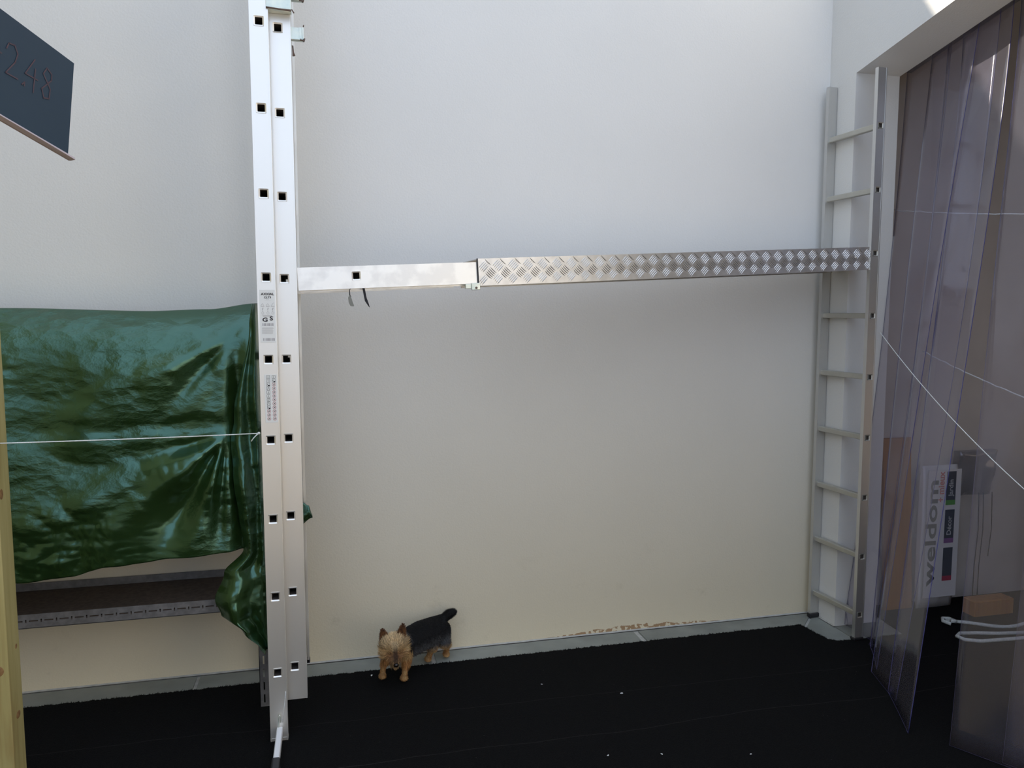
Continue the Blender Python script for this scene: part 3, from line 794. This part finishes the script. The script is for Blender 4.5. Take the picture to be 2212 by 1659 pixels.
for i in range(NU + 1):
    x = lerp(TX0, TX1, i / NU); zt = interp(topZ, x); zb = interp(botZ, x) + .004 * noise.noise(Vector((x * 14, 0, 0)))
    row = []
    for j in range(NV + 1):
        t = j / NV
        if t < .08: y = lerp(3.30, 3.08, t / .08); z = zt + .002
        elif t < .20:
            k = (t - .08) / .12; y = lerp(3.08, 2.955, ss(0, 1, k) * .6 + k * .4); z = zt + .002 - .135 * (k ** 1.55)
        else:
            k = (t - .20) / .80; y = 2.955 - .012 * k; z = lerp(zt - .133, zb, k)
        p = Vector((x, y, z))
        amp = ss(.14, .30, t)
        dy = crumple(p) * amp
        dy += -.020 * noise.noise(Vector((x * 2.2, 1.3, z * 1.6))) * amp
        # swag folds hanging from the right-hand top corner
        dy -= .030 * ridge(x, z, -.27, 1.56, -.62, 1.30, .045, .9) * amp
        dy += .022 * ridge(x, z, -.28, 1.54, -.58, 1.20, .030, .9) * amp
        dy -= .018 * ridge(x, z, -.30, 1.47, -.80, 1.27, .05, .9) * amp
        # folds fanning out below the twine from the pinch point
        for (tx, tz, w_, s_) in ((-.75, .80, .05, -.030), (-.62, .70, .035, .020), (-.50, .68, .035, -.024), (-.95, .98, .05, .014), (-.42, .67, .022, .02), (-1.0, .80, .05, -.018)):
            dy += s_ * ridge(x, z, -.385, 1.085, tx, tz, w_, 1.1) * amp
        # held in by the twine
        dy += .014 * exp(-((z - 1.13) / .035) ** 2) * ss(-1.4, -.5, x)
        # deep crease next to the corner
        dy += .045 * exp(-((x + .335) / .03) ** 2) * ss(1.50, 1.25, z)
        dy = max(min(dy, .036), -.07) if t > .2 else dy
        row.append(bm.verts.new((x, y + dy - .012 * amp, z)))
    grid.append(row)
for i in range(NU):
    for j in range(NV): bm.faces.new((grid[i][j], grid[i + 1][j], grid[i + 1][j + 1], grid[i][j + 1]))
# gathered corner hanging beside the ladder
LX = [(.27, -.262), (.30, -.285), (.36, -.352), (.42, -.418), (.48, -.437), (.58, -.402), (.66, -.333), (.80, -.345), (.95, -.357), (1.07, -.366), (1.15, -.352), (1.5, -.285), (1.58, -.275)]
RX = [(.27, -.250), (.45, -.248), (1.58, -.248)]
NU2, NV2 = 80, 240; grid = []
for j in range(NV2 + 1):
    z = lerp(1.575, .275, j / NV2); xl = interp(LX, z); xr = interp(RX, z)
    row = []
    for i in range(NU2 + 1):
        u = i / NU2; x = lerp(xl, xr, u)
        spread = (xr - xl) / .15
        y = 2.925 + .035 * (1 - spread) * 0
        y += .020 * sin(u * 9.5 + 1.2 * sin(z * 5) + z * 3) * (0.4 + .6 * u) + .030 * (2 * abs(u - .5)) ** 3
        y += .02 * noise.noise(Vector((x * 9, 4, z * 5)))
        y += crumple(Vector((x, 0, z)), .8)
        # turned-back flap low down
        k = ss(.62, .52, z); y -= .030 * k * exp(-((u - .35 - (z - .4) * 1.3) / .22) ** 2)
        if u > .8: y += .05 * ((u - .8) / .2) ** 2 * ss(.5, .8, z)
        row.append(bm.verts.new((x, min(y, 2.99) - .028, z)))
    grid.append(row)
for j in range(NV2):
    for i in range(NU2): bm.faces.new((grid[j][i], grid[j][i + 1], grid[j + 1][i + 1], grid[j + 1][i]))
# loose tail poking out behind the ladder, passed between two rungs
grid = []
for i in range(41):
    u = i / 40; x = lerp(-.255, -.083, u)
    zt = interp([(0, .795), (.78, .797), (.92, .785), (1, .745)], u); zb = interp([(0, .70), (.7, .705), (1, .735)], u)
    grid.append([bm.verts.new((x, lerp(2.955, 3.045, ss(0, .5, u)) + .006 * sin(u * 9 + j * .6), lerp(zt, zb, j / 10))) for j in range(11)])
for i in range(40):
    for j in range(10): bm.faces.new((grid[i][j], grid[i + 1][j], grid[i + 1][j + 1], grid[i][j + 1]))
bmesh.ops.recalc_face_normals(bm, faces=bm.faces[:])
tarp = build('tarpaulin', bm, M_TARP, smooth=True)
tag(tarp, 'crumpled glossy green tarpaulin draped over the shelving', 'tarpaulin')
sm = tarp.modifiers.new('thickness', 'SOLIDIFY'); sm.thickness = .0012; sm.offset = 1

# ------------------------------------------------------------------ timber post at far left
PT = empty('timber_post', (-1.010, 2.56, 0.007))
tag(PT, 'pale knotty pine post at the far left edge', 'post')
part('post', bevbox(-.038, .038, -.045, .045, 0, 2.75, .003, 2), M_PINE, PT)
def knot(x, y, z, nx, r, h):
    bm = bmesh.new(); bmesh.ops.create_uvsphere(bm, u_segments=16, v_segments=10, radius=1)
    s = (0.0012, r, h) if nx else (r, 0.0012, h)
    for v in bm.verts: v.co = Vector((v.co.x * s[0], v.co.y * s[1], v.co.z * s[2]))
    part('knot', bm, M_KNOT, PT, (x, y, z), smooth=True)
knot(.038, -.020, .99, 1, .013, .016); knot(.038, .018, .50, 1, .008, .008); knot(.038, .005, .285, 1, .016, .012); knot(.005, -.045, .45, 0, .02, .018); knot(.038, -.01, 1.62, 1, .012, .015)

# ------------------------------------------------------------------ twine
def twine(name, pts, r, mat=M_TWINE, n=6):
    bm = bmesh.new(); tube(bm, pts, r, n); return build(name, bm, mat, smooth=True)
def sagline(a, b, sag, n=40, wob=0.0):
    a = Vector(a); b = Vector(b)
    return [a.lerp(b, i / n) - Vector((0, 0, sag * 4 * (i / n) * (1 - i / n))) + Vector((0, 0, wob * noise.noise(Vector((i * .7, 0, 0))))) for i in range(n + 1)]
TW = empty('twine', (-0.24, 2.72, 1.13))
tag(TW, 'white twine pulled taut across the green tarpaulin from pine post to ladder', 'string')
def tw_part(name, pts, r):
    bm = bmesh.new(); tube(bm, [Vector(p) - Vector((-0.24, 2.72, 1.13)) for p in pts], r, 6); return part(name, bm, M_TWINE, TW, smooth=True)
tw_part('cord', sagline((-.974, 2.540, 1.152), (-.2425, 2.735, 1.126), .002), .0019)
tw_part('loose_end', [(-.246, 2.731, 1.127), (-.254, 2.728, 1.122), (-.264, 2.724, 1.112), (-.272, 2.722, 1.101)], .0019)
bm = bmesh.new(); bmesh.ops.create_icosphere(bm, subdivisions=2, radius=.0048); part('knot', bm, M_TWINE, TW, (-.007, .012, -.003), smooth=True)

# ------------------------------------------------------------------ dark blue board reaching in at top left
e0 = Vector((-.3525, 1.2540, 1.8977)); eb = Vector((-.0113, -.0097, -.1322)); hB = eb.length
dx_ = Vector((.4310, .9057, -.2526)).normalized(); up_ = (-eb).normalized(); up_ = (up_ - dx_ * up_.dot(dx_) * 0.0).normalized()
LB = 2.48
nB = dx_.cross(up_).normalized()
if nB.x < 0: nB = -nB
B = empty('blue_board', tuple(e0 + eb))
tag(B, 'dark slate-blue board jutting in at the top left, handwritten figures on its side', 'board')
bm = bmesh.new()
def bp(a_, h, n_): return eb * 0 + (-dx_) * a_ + (-eb) * h + nB * n_
T = .012
c8 = [bp(a_, h, n_) for a_ in (0, LB) for h in (0, 1) for n_ in (0, -T)]
vs = [bm.verts.new(p) for p in c8]
for f in ((0, 2, 6, 4), (1, 5, 7, 3), (0, 1, 3, 2), (4, 6, 7, 5), (0, 4, 5, 1), (2, 3, 7, 6)): bm.faces.new([vs[i] for i in f])
bmesh.ops.recalc_face_normals(bm, faces=bm.faces[:])
part('panel', bm, M_BLUE, B)
# curled protective film along the lower edge
bm = bmesh.new(); prev = None
for i in range(40):
    a_ = -0.012 + (LB) * i / 39
    r_ = [bm.verts.new(bp(a_, 0.012, .0006)), bm.verts.new(bp(a_, -.012 + .006 * sin(i * .9), .002)), bm.verts.new(bp(a_, -.022, -.006)), bm.verts.new(bp(a_, -.02, -.010))]
    if prev:
        for k in range(3): bm.faces.new((prev[k], r_[k], r_[k + 1], prev[k + 1]))
    prev = r_
part('edge_film', bm, M_BLUEEDGE, B)['label'] = 'pale pinkish film along the lower edge'
bm = bmesh.new()
def stroke(pts, w=.0022):
    for (a0, h0), (a1, h1) in zip(pts, pts[1:]):
        p = bp(a0, h0, .0008); q = bp(a1, h1, .0008); d = (q - p).normalized(); s_ = d.cross(nB) * w / 2
        bm.faces.new([bm.verts.new(k) for k in (p - d * w * .3 + s_, p - d * w * .3 - s_, q + d * w * .3 - s_, q + d * w * .3 + s_)])
# along distance grows towards the viewer, so writing runs from large to small values
def dig(x0, sc, pts): stroke([(x0 - px * sc, .43 + pz * .32) for px, pz in pts], .0018)
dig(.136, .018, [(0.3, .5), (.9, .5)])
dig(.114, .022, [(.05, .75), (.2, .95), (.6, 1.0), (.85, .8), (.7, .5), (.1, .02), (.95, .05)])
dig(.088, .02, [(.1, -.02), (.3, .1), (.3, -.02)])
dig(.082, .022, [(.65, 1.0), (.0, .38), (.95, .42)]); dig(.082, .022, [(.72, .72), (.66, -.05)])
dig(.056, .022, [(.8, .9), (.4, 1.0), (.15, .75), (.75, .4), (.7, .08), (.3, 0), (.1, .25), (.8, .7), (.8, .9)])
wr = part('handwriting', bm, M_PEN, B); wr['label'] = 'marker figures reading -2.48'

# ================================================================== STRIP CURTAIN
SCN = empty('strip_curtain', (2.66, 2.5, 2.7))
tag(SCN, 'clear violet plastic strip curtain hanging across the opening on the right', 'curtain')
oC = Vector((2.66, 2.5, 2.7))
# y_top_left, y_top_right, bottom-left xy, bottom-right xy, x offset at the top, bow
strips = [
    (3.155, 2.900, (2.445, 3.150), (2.405, 2.900), .012, .020),
    (3.000, 2.740, (2.395, 2.900), (2.260, 2.700), .006, -.020),
    (2.916, 2.650, (2.225, 2.690), (2.150, 2.450), .018, .010),
    (2.829, 2.590, (2.175, 2.520), (2.030, 2.240), .010, .000),
    (2.560, 2.255, (2.115, 2.140), (2.250, 1.900), .014, -.020),
    (2.400, 2.120, (2.200, 2.010), (2.330, 1.760), .005, .030),
    (2.160, 1.880, (2.340, 1.750), (2.460, 1.500), .014, .010),
    (1.930, 1.650, (2.460, 1.520), (2.540, 1.270), .006, .010),
]
for si, (ya, yb, bl, br, xo, bow) in enumerate(strips):
    bm = bmesh.new(); g = []; nu, nv = 10, 44
    for j in range(nv + 1):
        t = j / nv; row = []
        for i in range(nu + 1):
            u = i / nu
            yt = lerp(ya, yb, u); zt = lint(yt) + .05
            xb = lerp(bl[0], br[0], u); yb_ = lerp(bl[1], br[1], u)
            k = t ** 1.12
            x = lerp(2.655 + xo, xb, k); y = lerp(yt, yb_, t); z = lerp(zt, .010, t)
            x += bow * sin(pi * t) + .006 * (4 * u * (1 - u)) * (1 - t * .4) * (1 if si % 2 else -.6)
            x += .005 * sin(4 * t + si * 2 + u * 1.5); y += .006 * sin(4.2 * t + si * 1.7) * t * (1 - t) * 3
            if y > 2.93: x = max(x, 2.446)
            row.append(bm.verts.new(Vector((x, y, z)) - oC))
        g.append(row)
    for j in range(nv):
        for i in range(nu): bm.faces.new((g[j][i], g[j][i + 1], g[j + 1][i + 1], g[j + 1][i]))
    bmesh.ops.recalc_face_normals(bm, faces=bm.faces[:])
    s = part('strip', bm, [M_PVC, M_PVCRIM], SCN, smooth=True)
    md = s.modifiers.new('thickness', 'SOLIDIFY'); md.thickness = .0028; md.offset = 0; md.material_offset_rim = 1
bm = bmesh.new()
a = [(2.636, 3.16, lint(3.16) + .02), (2.636, 1.4, lint(1.4) + .02)]
vs = []
for (x, y, z) in a:
    for dx, dz in ((0, 0), (.055, 0), (.055, .05), (0, .05)): vs.append(bm.verts.new(Vector((x + dx, y, z + dz)) - oC))
for k in range(4): bm.faces.new((vs[k], vs[(k + 1) % 4], vs[4 + (k + 1) % 4], vs[4 + k]))
bm.faces.new(vs[:4][::-1]); bm.faces.new(vs[4:]); bmesh.ops.recalc_face_normals(bm, faces=bm.faces[:])
part('hanging_rail', bm, M_STEEL, SCN)

# twines at the curtain
o = twine('twine', sagline((2.431, 2.972, 1.455), (2.10, 1.72, .90), .045), .0016); tag(o, 'slack white twine slanting down across the plastic strips', 'string')
o = twine('twine', sagline((2.72, 3.30, 2.055), (2.69, 1.6, 1.86), .03, wob=.006), .003); tag(o, 'level white twine running behind the strips near the top', 'string')
o = twine('twine', sagline((2.78, 3.1, 1.36), (2.70, 1.9, 1.10), .03, wob=.006), .003); tag(o, 'sloping twine running behind the strips at mid height', 'string')

# ================================================================== THINGS BEHIND THE CURTAIN
bm = bevbox(-.085, .085, -.009, .009, 0, .90, .002)
o = build('amber_plank', bm, M_AMBER, loc=(2.850, 3.27, .001), rot=(radians(-4.0), 0, 0)); tag(o, 'short amber-brown plank standing behind the plastic strips', 'plank')
# printed white sack
M_SACK = noisy('white_sack', (0.56, 0.56, 0.57), (0.64, 0.64, 0.65), 12, 0.5, bstr=0.4, bscale=25, bdist=.004)
SK = empty('paper_sack', (3.085, 3.25, .001)); tag(SK, 'white printed shop sack standing upright behind the strips', 'sack')
bm = bmesh.new(); box(bm, -.140, .075, -.035, .035, 0, .76)
bmesh.ops.subdivide_edges(bm, edges=bm.edges[:], cuts=9, use_grid_fill=True)
for v in bm.verts:
    fz = v.co.z / .76; v.co.y *= 1.15 * sqrt(max(.02, 1 - (2 * fz - 1) ** 6)) * (.35 + .65 * (1 - min(.99, abs(v.co.x + .0325) / .109)))
    if abs(v.co.z - .38) < .379: v.co.y += .003 * noise.noise(v.co * 20)
part('sack_body', bm, M_SACK, SK, smooth=True)
FY = -.044
bm = bmesh.new(); box(bm, -.138, .062, FY, FY + .003, .075, .745)
part('printed_panel', bm, plain('print_ground', (.60, .60, .62), .5), SK)
RV = (radians(90), radians(-90), 0)
def vtext(s, size, x, z, mat, bold=0, sq=1.0, sy=1.0):
    o = place_text(s, size, mat, 'lettering', SK, (x, FY - .0015, z), RV, sq, bold, .0004)
    o.scale = (sq, sy, 1); return o
vtext('weldom', .175, -.106, .42, plain('charcoal_print', (.035, .04, .05), .5), .0035, .98, .52)
vtext('+ mieux', .050, -.058, .655, plain('red_print', (.42, .03, .03), .5), .0012, .95)
for k, (s_, c2) in enumerate((('Jardin', (.12, .30, .10)), ('Décor', (.22, .12, .26)), ('', (.35, .06, .10)))):
    z1_ = .735 - k * .200
    bm = bevbox(-.028, .030, FY - .0012, FY, z1_ - .175, z1_, .0005)
    part('printed_block', bm, plain('slate_print', (.07, .08, .10), .5), SK)
    bm = bevbox(-.028, .030, FY - .0016, FY - .0006, z1_ - .175, z1_ - .150, .0003)
    part('printed_stripe', bm, plain('stripe_print', c2, .5), SK)
    if s_: vtext(s_, .038, .001, z1_ - .085, plain('white_print', (.45, .46, .48), .5), .0004)
# clear bag hanging on the wall
bm = bmesh.new(); box(bm, -.125, .125, -.02, .02, 0, .235)
bmesh.ops.subdivide_edges(bm, edges=bm.edges[:], cuts=8, use_grid_fill=True)
for v in bm.verts:
    v.co.x *= .82 + .18 * v.co.z / .235; v.co += Vector((0, -1, 0)) * .022 * (noise.noise(v.co * 11) + .2)
    if v.co.z < .07: v.co.x += .03 * noise.noise(v.co * 17)
o = build('clear_bag', bm, M_BAG, smooth=True, loc=(3.315, 3.300, .585)); tag(o, 'crinkled clear plastic bag hung on the wall behind the strips', 'bag')
for k, (x, z0_) in enumerate(((3.315, .03), (3.345, .03), (3.40, .25))):
    o = twine('hanging_cord', [(x, 3.26, .60), (x + .004, 3.255, .40), (x - .004, 3.26, max(z0_, .2)), (x - .002, 3.262, z0_)], .0022, M_STRAP)
    tag(o, ('leftmost thin dark cord hanging below the clear bag', 'middle thin dark cord hanging below the clear bag', 'rightmost and shortest dark cord hanging below the clear bag')[k], 'cord', 'dark cords below the clear bag')
bm = bevbox(-.12, .12, -.04, .04, 0, .085, .004)
o = build('wood_block', bm, M_AMBER, loc=(3.27, 3.12, .0005)); tag(o, 'orange-brown wood block on the ground in the gap between strips', 'block')
rp = []
for a_ in range(0, 26):
    t = a_ / 25
    rp.append((lerp(2.955, 3.40, t) , 3.06 - .13 * sin(t * 2.4) , .016 + .004 * sin(t * 9)))
rp2 = [(3.40, 2.80, .016), (3.2, 2.80, .016), (3.05, 2.81, .016), (2.93, 2.82, .016), (2.865, 2.85, .017), (2.86, 2.89, .017), (2.90, 2.915, .017), (2.98, 2.90, .017), (3.08, 2.87, .017), (3.3, 2.84, .016)]
RP = empty('rope', (2.95, 3.0, .016)); tag(RP, 'white rope trailing on the ground behind the strips', 'rope')
for pts in (rp, rp2):
    bm = bmesh.new(); tube(bm, [Vector(p) - Vector((2.95, 3.0, .016)) for p in pts], .0085, 8); part('rope_length', bm, M_ROPE, RP, smooth=True)
bm = bmesh.new(); tube(bm, [(0.0, .02, 0), (-.02, .05, .004), (.0, .075, .006), (.035, .07, .004), (.04, .03, .004), (.01, .03, .010)], .009, 8); part('rope_knot', bm, M_ROPE, RP, smooth=True)
# dark crate in the depth of the bay
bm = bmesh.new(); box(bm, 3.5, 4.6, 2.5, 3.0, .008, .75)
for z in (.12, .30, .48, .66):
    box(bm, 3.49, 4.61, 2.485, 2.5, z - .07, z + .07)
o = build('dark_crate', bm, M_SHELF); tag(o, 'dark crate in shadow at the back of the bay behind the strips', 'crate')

# ================================================================== DOG
DC = {'black': (.008, .008, .009), 'grey': (.075, .075, .078), 'tan': (.40, .19, .065), 'gold': (.60, .42, .20), 'rust': (.16, .055, .022), 'dark': (.035, .02, .015)}
def mixc(a_, b_, t): return tuple(lerp(p, q, t) for p, q in zip(a_, b_))
dog = empty('dog', (.32, 3.17, .007)); tag(dog, 'small black and tan terrier walking on the matting by the back wall', 'dog')
oD = Vector((.32, 3.17, .007))
bm = bmesh.new()
def ell(c, r, rot=None):
    res = bmesh.ops.create_uvsphere(bm, u_segments=20, v_segments=14, radius=1)
    Mx = Matrix.Translation(Vector(c)) @ (rot.to_4x4() if rot else Matrix.Identity(4)) @ Matrix.Diagonal((*r, 1))
    for v in res['verts']: v.co = Mx @ v.co
def limb(pts, rr):
    pts = [Vector(p) for p in pts]
    for (p, q, r0, r1_) in zip(pts, pts[1:], rr, rr[1:]):
        n_ = max(2, int((q - p).length / (min(r0, r1_) * .35)))
        for k in range(n_ + 1):
            t = k / n_; res = bmesh.ops.create_icosphere(bm, subdivisions=2, radius=lerp(r0, r1_, t))
            for v in res['verts']: v.co += p.lerp(q, t)
HIP = Vector((.430, 3.250, .148)); SHO = Vector((.265, 3.135, .142)); HEAD = Vector((.226, 3.048, .176)); NOSE = Vector((.232, 2.990, .121))
limb([HIP, (.36, 3.205, .150), (.31, 3.165, .146), SHO], [.054, .056, .055, .052])
limb([HIP + Vector((.01, .005, -.01)), SHO + Vector((0, 0, -.015))], [.050, .050])
limb([SHO, (.245, 3.09, .165), HEAD], [.048, .043, .043])
ell(HEAD, (.047, .044, .042)); ell(HEAD + Vector((-.024, -.012, -.020)), (.022, .026, .022)); ell(HEAD + Vector((.026, -.012, -.020)), (.022, .026, .022))
limb([HEAD + Vector((.001, -.022, -.018)), (.229, 3.010, .137), NOSE + Vector((0, .010, .002))], [.029, .023, .0145])
limb([(.229, 3.016, .126), (.231, 3.000, .112)], [.020, .014])
# legs: front (viewer's right leg planted, the other lifted), hind
limb([SHO + Vector((.018, -.010, -.02)), (.285, 3.105, .085), (.277, 3.098, .045), (.274, 3.090, .020)], [.030, .019, .0125, .0125]); ell((.271, 3.080, .0185), (.0175, .023, .0125))
limb([SHO + Vector((-.030, -.002, -.02)), (.205, 3.135, .090), (.190, 3.135, .052), (.186, 3.125, .028)], [.028, .019, .0125, .0120]); ell((.184, 3.116, .0200), (.0165, .022, .0125))
limb([HIP + Vector((.028, .005, -.010)), (.462, 3.240, .090), (.482, 3.272, .055), (.478, 3.270, .024)], [.040, .026, .0145, .0125]); ell((.476, 3.262, .0180), (.0165, .022, .0125))
limb([HIP + Vector((-.022, -.02, -.016)), (.405, 3.220, .090), (.408, 3.248, .052), (.396, 3.243, .024)], [.038, .026, .0145, .0125]); ell((.391, 3.234, .0180), (.0165, .022, .0125))
# tail
limb([HIP + Vector((.012, .006, .033)), (.468, 3.262, .186), (.492, 3.270, .200), (.508, 3.276, .203)], [.022, .020, .021, .017])
bmesh.ops.translate(bm, verts=bm.verts[:], vec=-oD)
raw = bpy.data.meshes.new('raw'); bm.to_mesh(raw); bm.free()
tmp = bpy.data.objects.new('tmp', raw); COL.objects.link(tmp)
rm = tmp.modifiers.new('r', 'REMESH'); rm.mode = 'VOXEL'; rm.voxel_size = .0042; rm.use_smooth_shade = True
s_ = tmp.modifiers.new('s', 'SMOOTH'); s_.iterations = 4; s_.factor = .5
dg = bpy.context.evaluated_depsgraph_get()
dme = bpy.data.meshes.new_from_object(tmp.evaluated_get(dg)); dme.name = 'dog_body'
bpy.data.objects.remove(tmp); bpy.data.meshes.remove(raw)
def rnd_g(P_): return max(0, min(1, .5 + 2 * noise.noise(P_ * 90)))
def coat(p):
    """colour, hair length, hair direction at world point p"""
    P_ = p
    body_t = (P_ - SHO).dot((HIP - SHO).normalized()) / (HIP - SHO).length
    n_ = noise.noise(P_ * 60) * .5
    if P_.x > .455 and P_.z > .180:
        return DC['black'], .012, Vector((.8, .1, .2))
    hd = (P_ - HEAD).length
    if hd < .062 or P_.y < 3.065 and P_.z > .085:
        c = mixc(DC['gold'], DC['tan'], max(0, min(1, .35 + n_)))
        # rusty around eyes and muzzle, dark bridge
        d2 = (P_ - (HEAD + Vector((.002, -.034, -.028)))).length
        c = mixc(c, DC['rust'], ss(.040, .014, d2) * .9)
        if P_.y < 3.014 and abs(P_.x - .231) < .008 and P_.z > .114: c = mixc(c, DC['dark'], .75)
        if P_.y < 3.0: c = mixc(c, DC['dark'], .4)
        c = mixc(c, (.62, .47, .28), ss(.165, .195, P_.z) * .7)
        L_ = .024 if P_.z > .145 else .019
        if abs(P_.x - .226) > .030: L_ = .030; c = mixc(c, DC['grey'], .25 * rnd_g(P_))
        if P_.y < 3.018 and abs(P_.x - .231) < .014: L_ = .008
        d = (P_ - (HEAD + Vector((.002, -.036, -.030)))); d.normalize()
        return c, L_, d + Vector((0, -.1, -.25))
    low = ss(.100, .075, P_.z)
    if P_.z < .060: 
        return mixc(DC['tan'], DC['gold'], max(0, min(1, .25 + n_))), .006, Vector((0, -.2, -1))
    if body_t < .12:
        c = mixc(DC['black'], DC['tan'], ss(.155, .120, P_.z) if P_.x < .30 else ss(.13, .10, P_.z))
        if P_.z > .16: c = mixc(DC['black'], DC['grey'], .5)
        if .095 < P_.z < .125: c = mixc(c, DC['gold'], .5)
        return c, .018, Vector((-.1, -.1, -1))
    side = ss(.118, .085, P_.z + n_ * .02)
    c = mixc(DC['black'], DC['grey'], ss(.150, .100, P_.z + n_ * .03) * .9)
    c = mixc(c, mixc(DC['gold'], DC['tan'], .5), ss(.098, .068, P_.z + n_ * .02))
    return c, .007 + .014 * ss(.15, .09, P_.z), Vector((.45, .25, -1))
ca = dme.color_attributes.new('coat', 'FLOAT_COLOR', 'POINT')
for v in dme.vertices:
    c, _, _ = coat(v.co + oD); ca.data[v.index].color = (c[0] * .7, c[1] * .7, c[2] * .7, 1)
def coatmat(name, rough):
    m, nt, b, out = newmat(name)
    at = nt.nodes.new('ShaderNodeAttribute'); at.attribute_name = 'coat'
    nt.links.new(at.outputs['Color'], b.inputs['Base Color']); b.inputs['Roughness'].default_value = rough
    b.inputs['Specular IOR Level'].default_value = .25
    return m
M_COAT = coatmat('dog_skin', .85); M_FUR = coatmat('dog_fur', .6)
dme.materials.clear(); dme.materials.append(M_COAT)
for p in dme.polygons: p.use_smooth = True
body = bpy.data.objects.new('dog_body', dme); COL.objects.link(body); body.parent = dog
# fur
rnd = random.Random(3)
verts = []; faces = []; cols = []
polys = list(dme.polygons); areas = [p.area for p in polys]
tot = sum(areas); NH = 36000
pick = rnd.choices(polys, weights=areas, k=NH)
for p in pick:
    vi = [dme.vertices[i].co for i in p.vertices]
    w_ = [rnd.random() + .01 for _ in vi]; sw = sum(w_)
    co_ = Vector((0, 0, 0))
    for q, ww in zip(vi, w_): co_ += q * (ww / sw)
    nrm = p.normal; c, hl, hd = coat(co_ + oD)
    if (co_ + oD).z < .016 and nrm.z < -.3: continue
    dirv = (hd - nrm * hd.dot(nrm)); 
    if dirv.length > 1e-3: dirv.normalize()
    d1 = (nrm * .75 + dirv * .65 + Vector((rnd.gauss(0, .15), rnd.gauss(0, .15), rnd.gauss(0, .15)))).normalized()
    d2 = (nrm * .25 + dirv * .95 + Vector((rnd.gauss(0, .2), rnd.gauss(0, .2), rnd.gauss(0, .2)))).normalized()
    hl *= rnd.uniform(.55, 1.25); wd = d1.cross(nrm + Vector((.01, .02, 0)))
    if wd.length < 1e-3: continue
    wd.normalize(); wd *= .0008
    a_ = co_ - nrm * .001; m_ = a_ + d1 * hl * .5; e_ = m_ + d2 * hl * .5
    if (e_ + oD).z < .009: e_.z = .009 - oD.z
    k = len(verts); verts += [a_ - wd, a_ + wd, m_ - wd * .8, m_ + wd * .8, e_]
    faces += [(k, k + 1, k + 3, k + 2), (k + 2, k + 3, k + 4)]
    s_ = rnd.uniform(.45, 1.6); cc = (c[0] * s_, c[1] * s_, c[2] * s_, 1); cols += [cc] * 5
fm = bpy.data.meshes.new('fur'); fm.from_pydata([tuple(v) for v in verts], [], faces)
fa = fm.color_attributes.new('coat', 'FLOAT_COLOR', 'POINT')
for i, c in enumerate(cols): fa.data[i].color = c
fm.materials.append(M_FUR)
fur = bpy.data.objects.new('fur', fm); COL.objects.link(fur); fur.parent = dog; fur['kind'] = 'stuff'
# ears (thin leaf shapes, edged with soft hair)
def ear(base, tip, wv, name='ear'):
    bm = bmesh.new(); base = Vector(base); tip = Vector(tip); wv = Vector(wv); ax = tip - base
    nn = ax.cross(wv).normalized()
    if nn.y > 0: nn = -nn
    g = []
    for j in range(9):
        t = j / 8; w_ = (1 - t) ** .75 * (1 + .25 * sin(pi * t)); row = []
        for i in range(9):
            u = i / 4 - 1; row.append(bm.verts.new(base + ax * t + wv * w_ * u - nn * (.010 * (1 - u * u)) * (1 - t) - oD))
        g.append(row)
    for j in range(8):
        for i in range(8): bm.faces.new((g[j][i], g[j][i + 1], g[j + 1][i + 1], g[j + 1][i]))
    rr = random.Random(5)
    for k in range(420):
        t = rr.random() ** .8; u = rr.choice((-1, 1)) * rr.uniform(.2, 1); w_ = (1 - t) ** .75 * (1 + .25 * sin(pi * t))
        p = base + ax * t + wv * w_ * u - nn * (.010 * (1 - u * u)) * (1 - t) - oD
        d = (ax.normalized() * .9 + wv.normalized() * u * .7 + nn * rr.uniform(.1, .5)).normalized() * rr.uniform(.004, .011)
        q = d.cross(nn).normalized() * .0006
        bm.faces.new([bm.verts.new(p - q), bm.verts.new(p + q), bm.verts.new(p + d)])
    o = part(name, bm, M_EAR, dog, smooth=True)
    md = o.modifiers.new('thickness', 'SOLIDIFY'); md.thickness = .003
    return o
M_EAR = noisy('ear_fur', (.055, .020, .008), (.20, .085, .028), 120, .7, bstr=.5, bscale=600)
ear((.193, 3.056, .198), (.180, 3.050, .248), (.018, .006, .006))
ear((.258, 3.058, .204), (.268, 3.052, .262), (.0175, -.004, -.003))
M_EYE = plain('eye_black', (.006, .004, .004), .12)
for x in (.213, .246):
    bm = bmesh.new(); bmesh.ops.create_uvsphere(bm, u_segments=14, v_segments=10, radius=.0052); part('eye', bm, M_EYE, dog, tuple(Vector((x, 3.013, .158)) - oD), smooth=True)
bm = bmesh.new(); bmesh.ops.create_uvsphere(bm, u_segments=16, v_segments=10, radius=1)
for v in bm.verts: v.co = Vector((v.co.x * .0105, v.co.y * .008, v.co.z * (.0075 if v.co.z > 0 else .009)))
part('nose', bm, M_EYE, dog, tuple(NOSE + Vector((0, -.004, .001)) - oD), smooth=True)
bm = bmesh.new(); tube(bm, [(.222, 3.000, .110), (.226, 2.993, .107), (.232, 2.990, .109), (.238, 2.993, .107), (.243, 3.001, .110)], .0012, 6)
bmesh.ops.translate(bm, verts=bm.verts[:], vec=-oD); part('mouth', bm, M_EYE, dog)
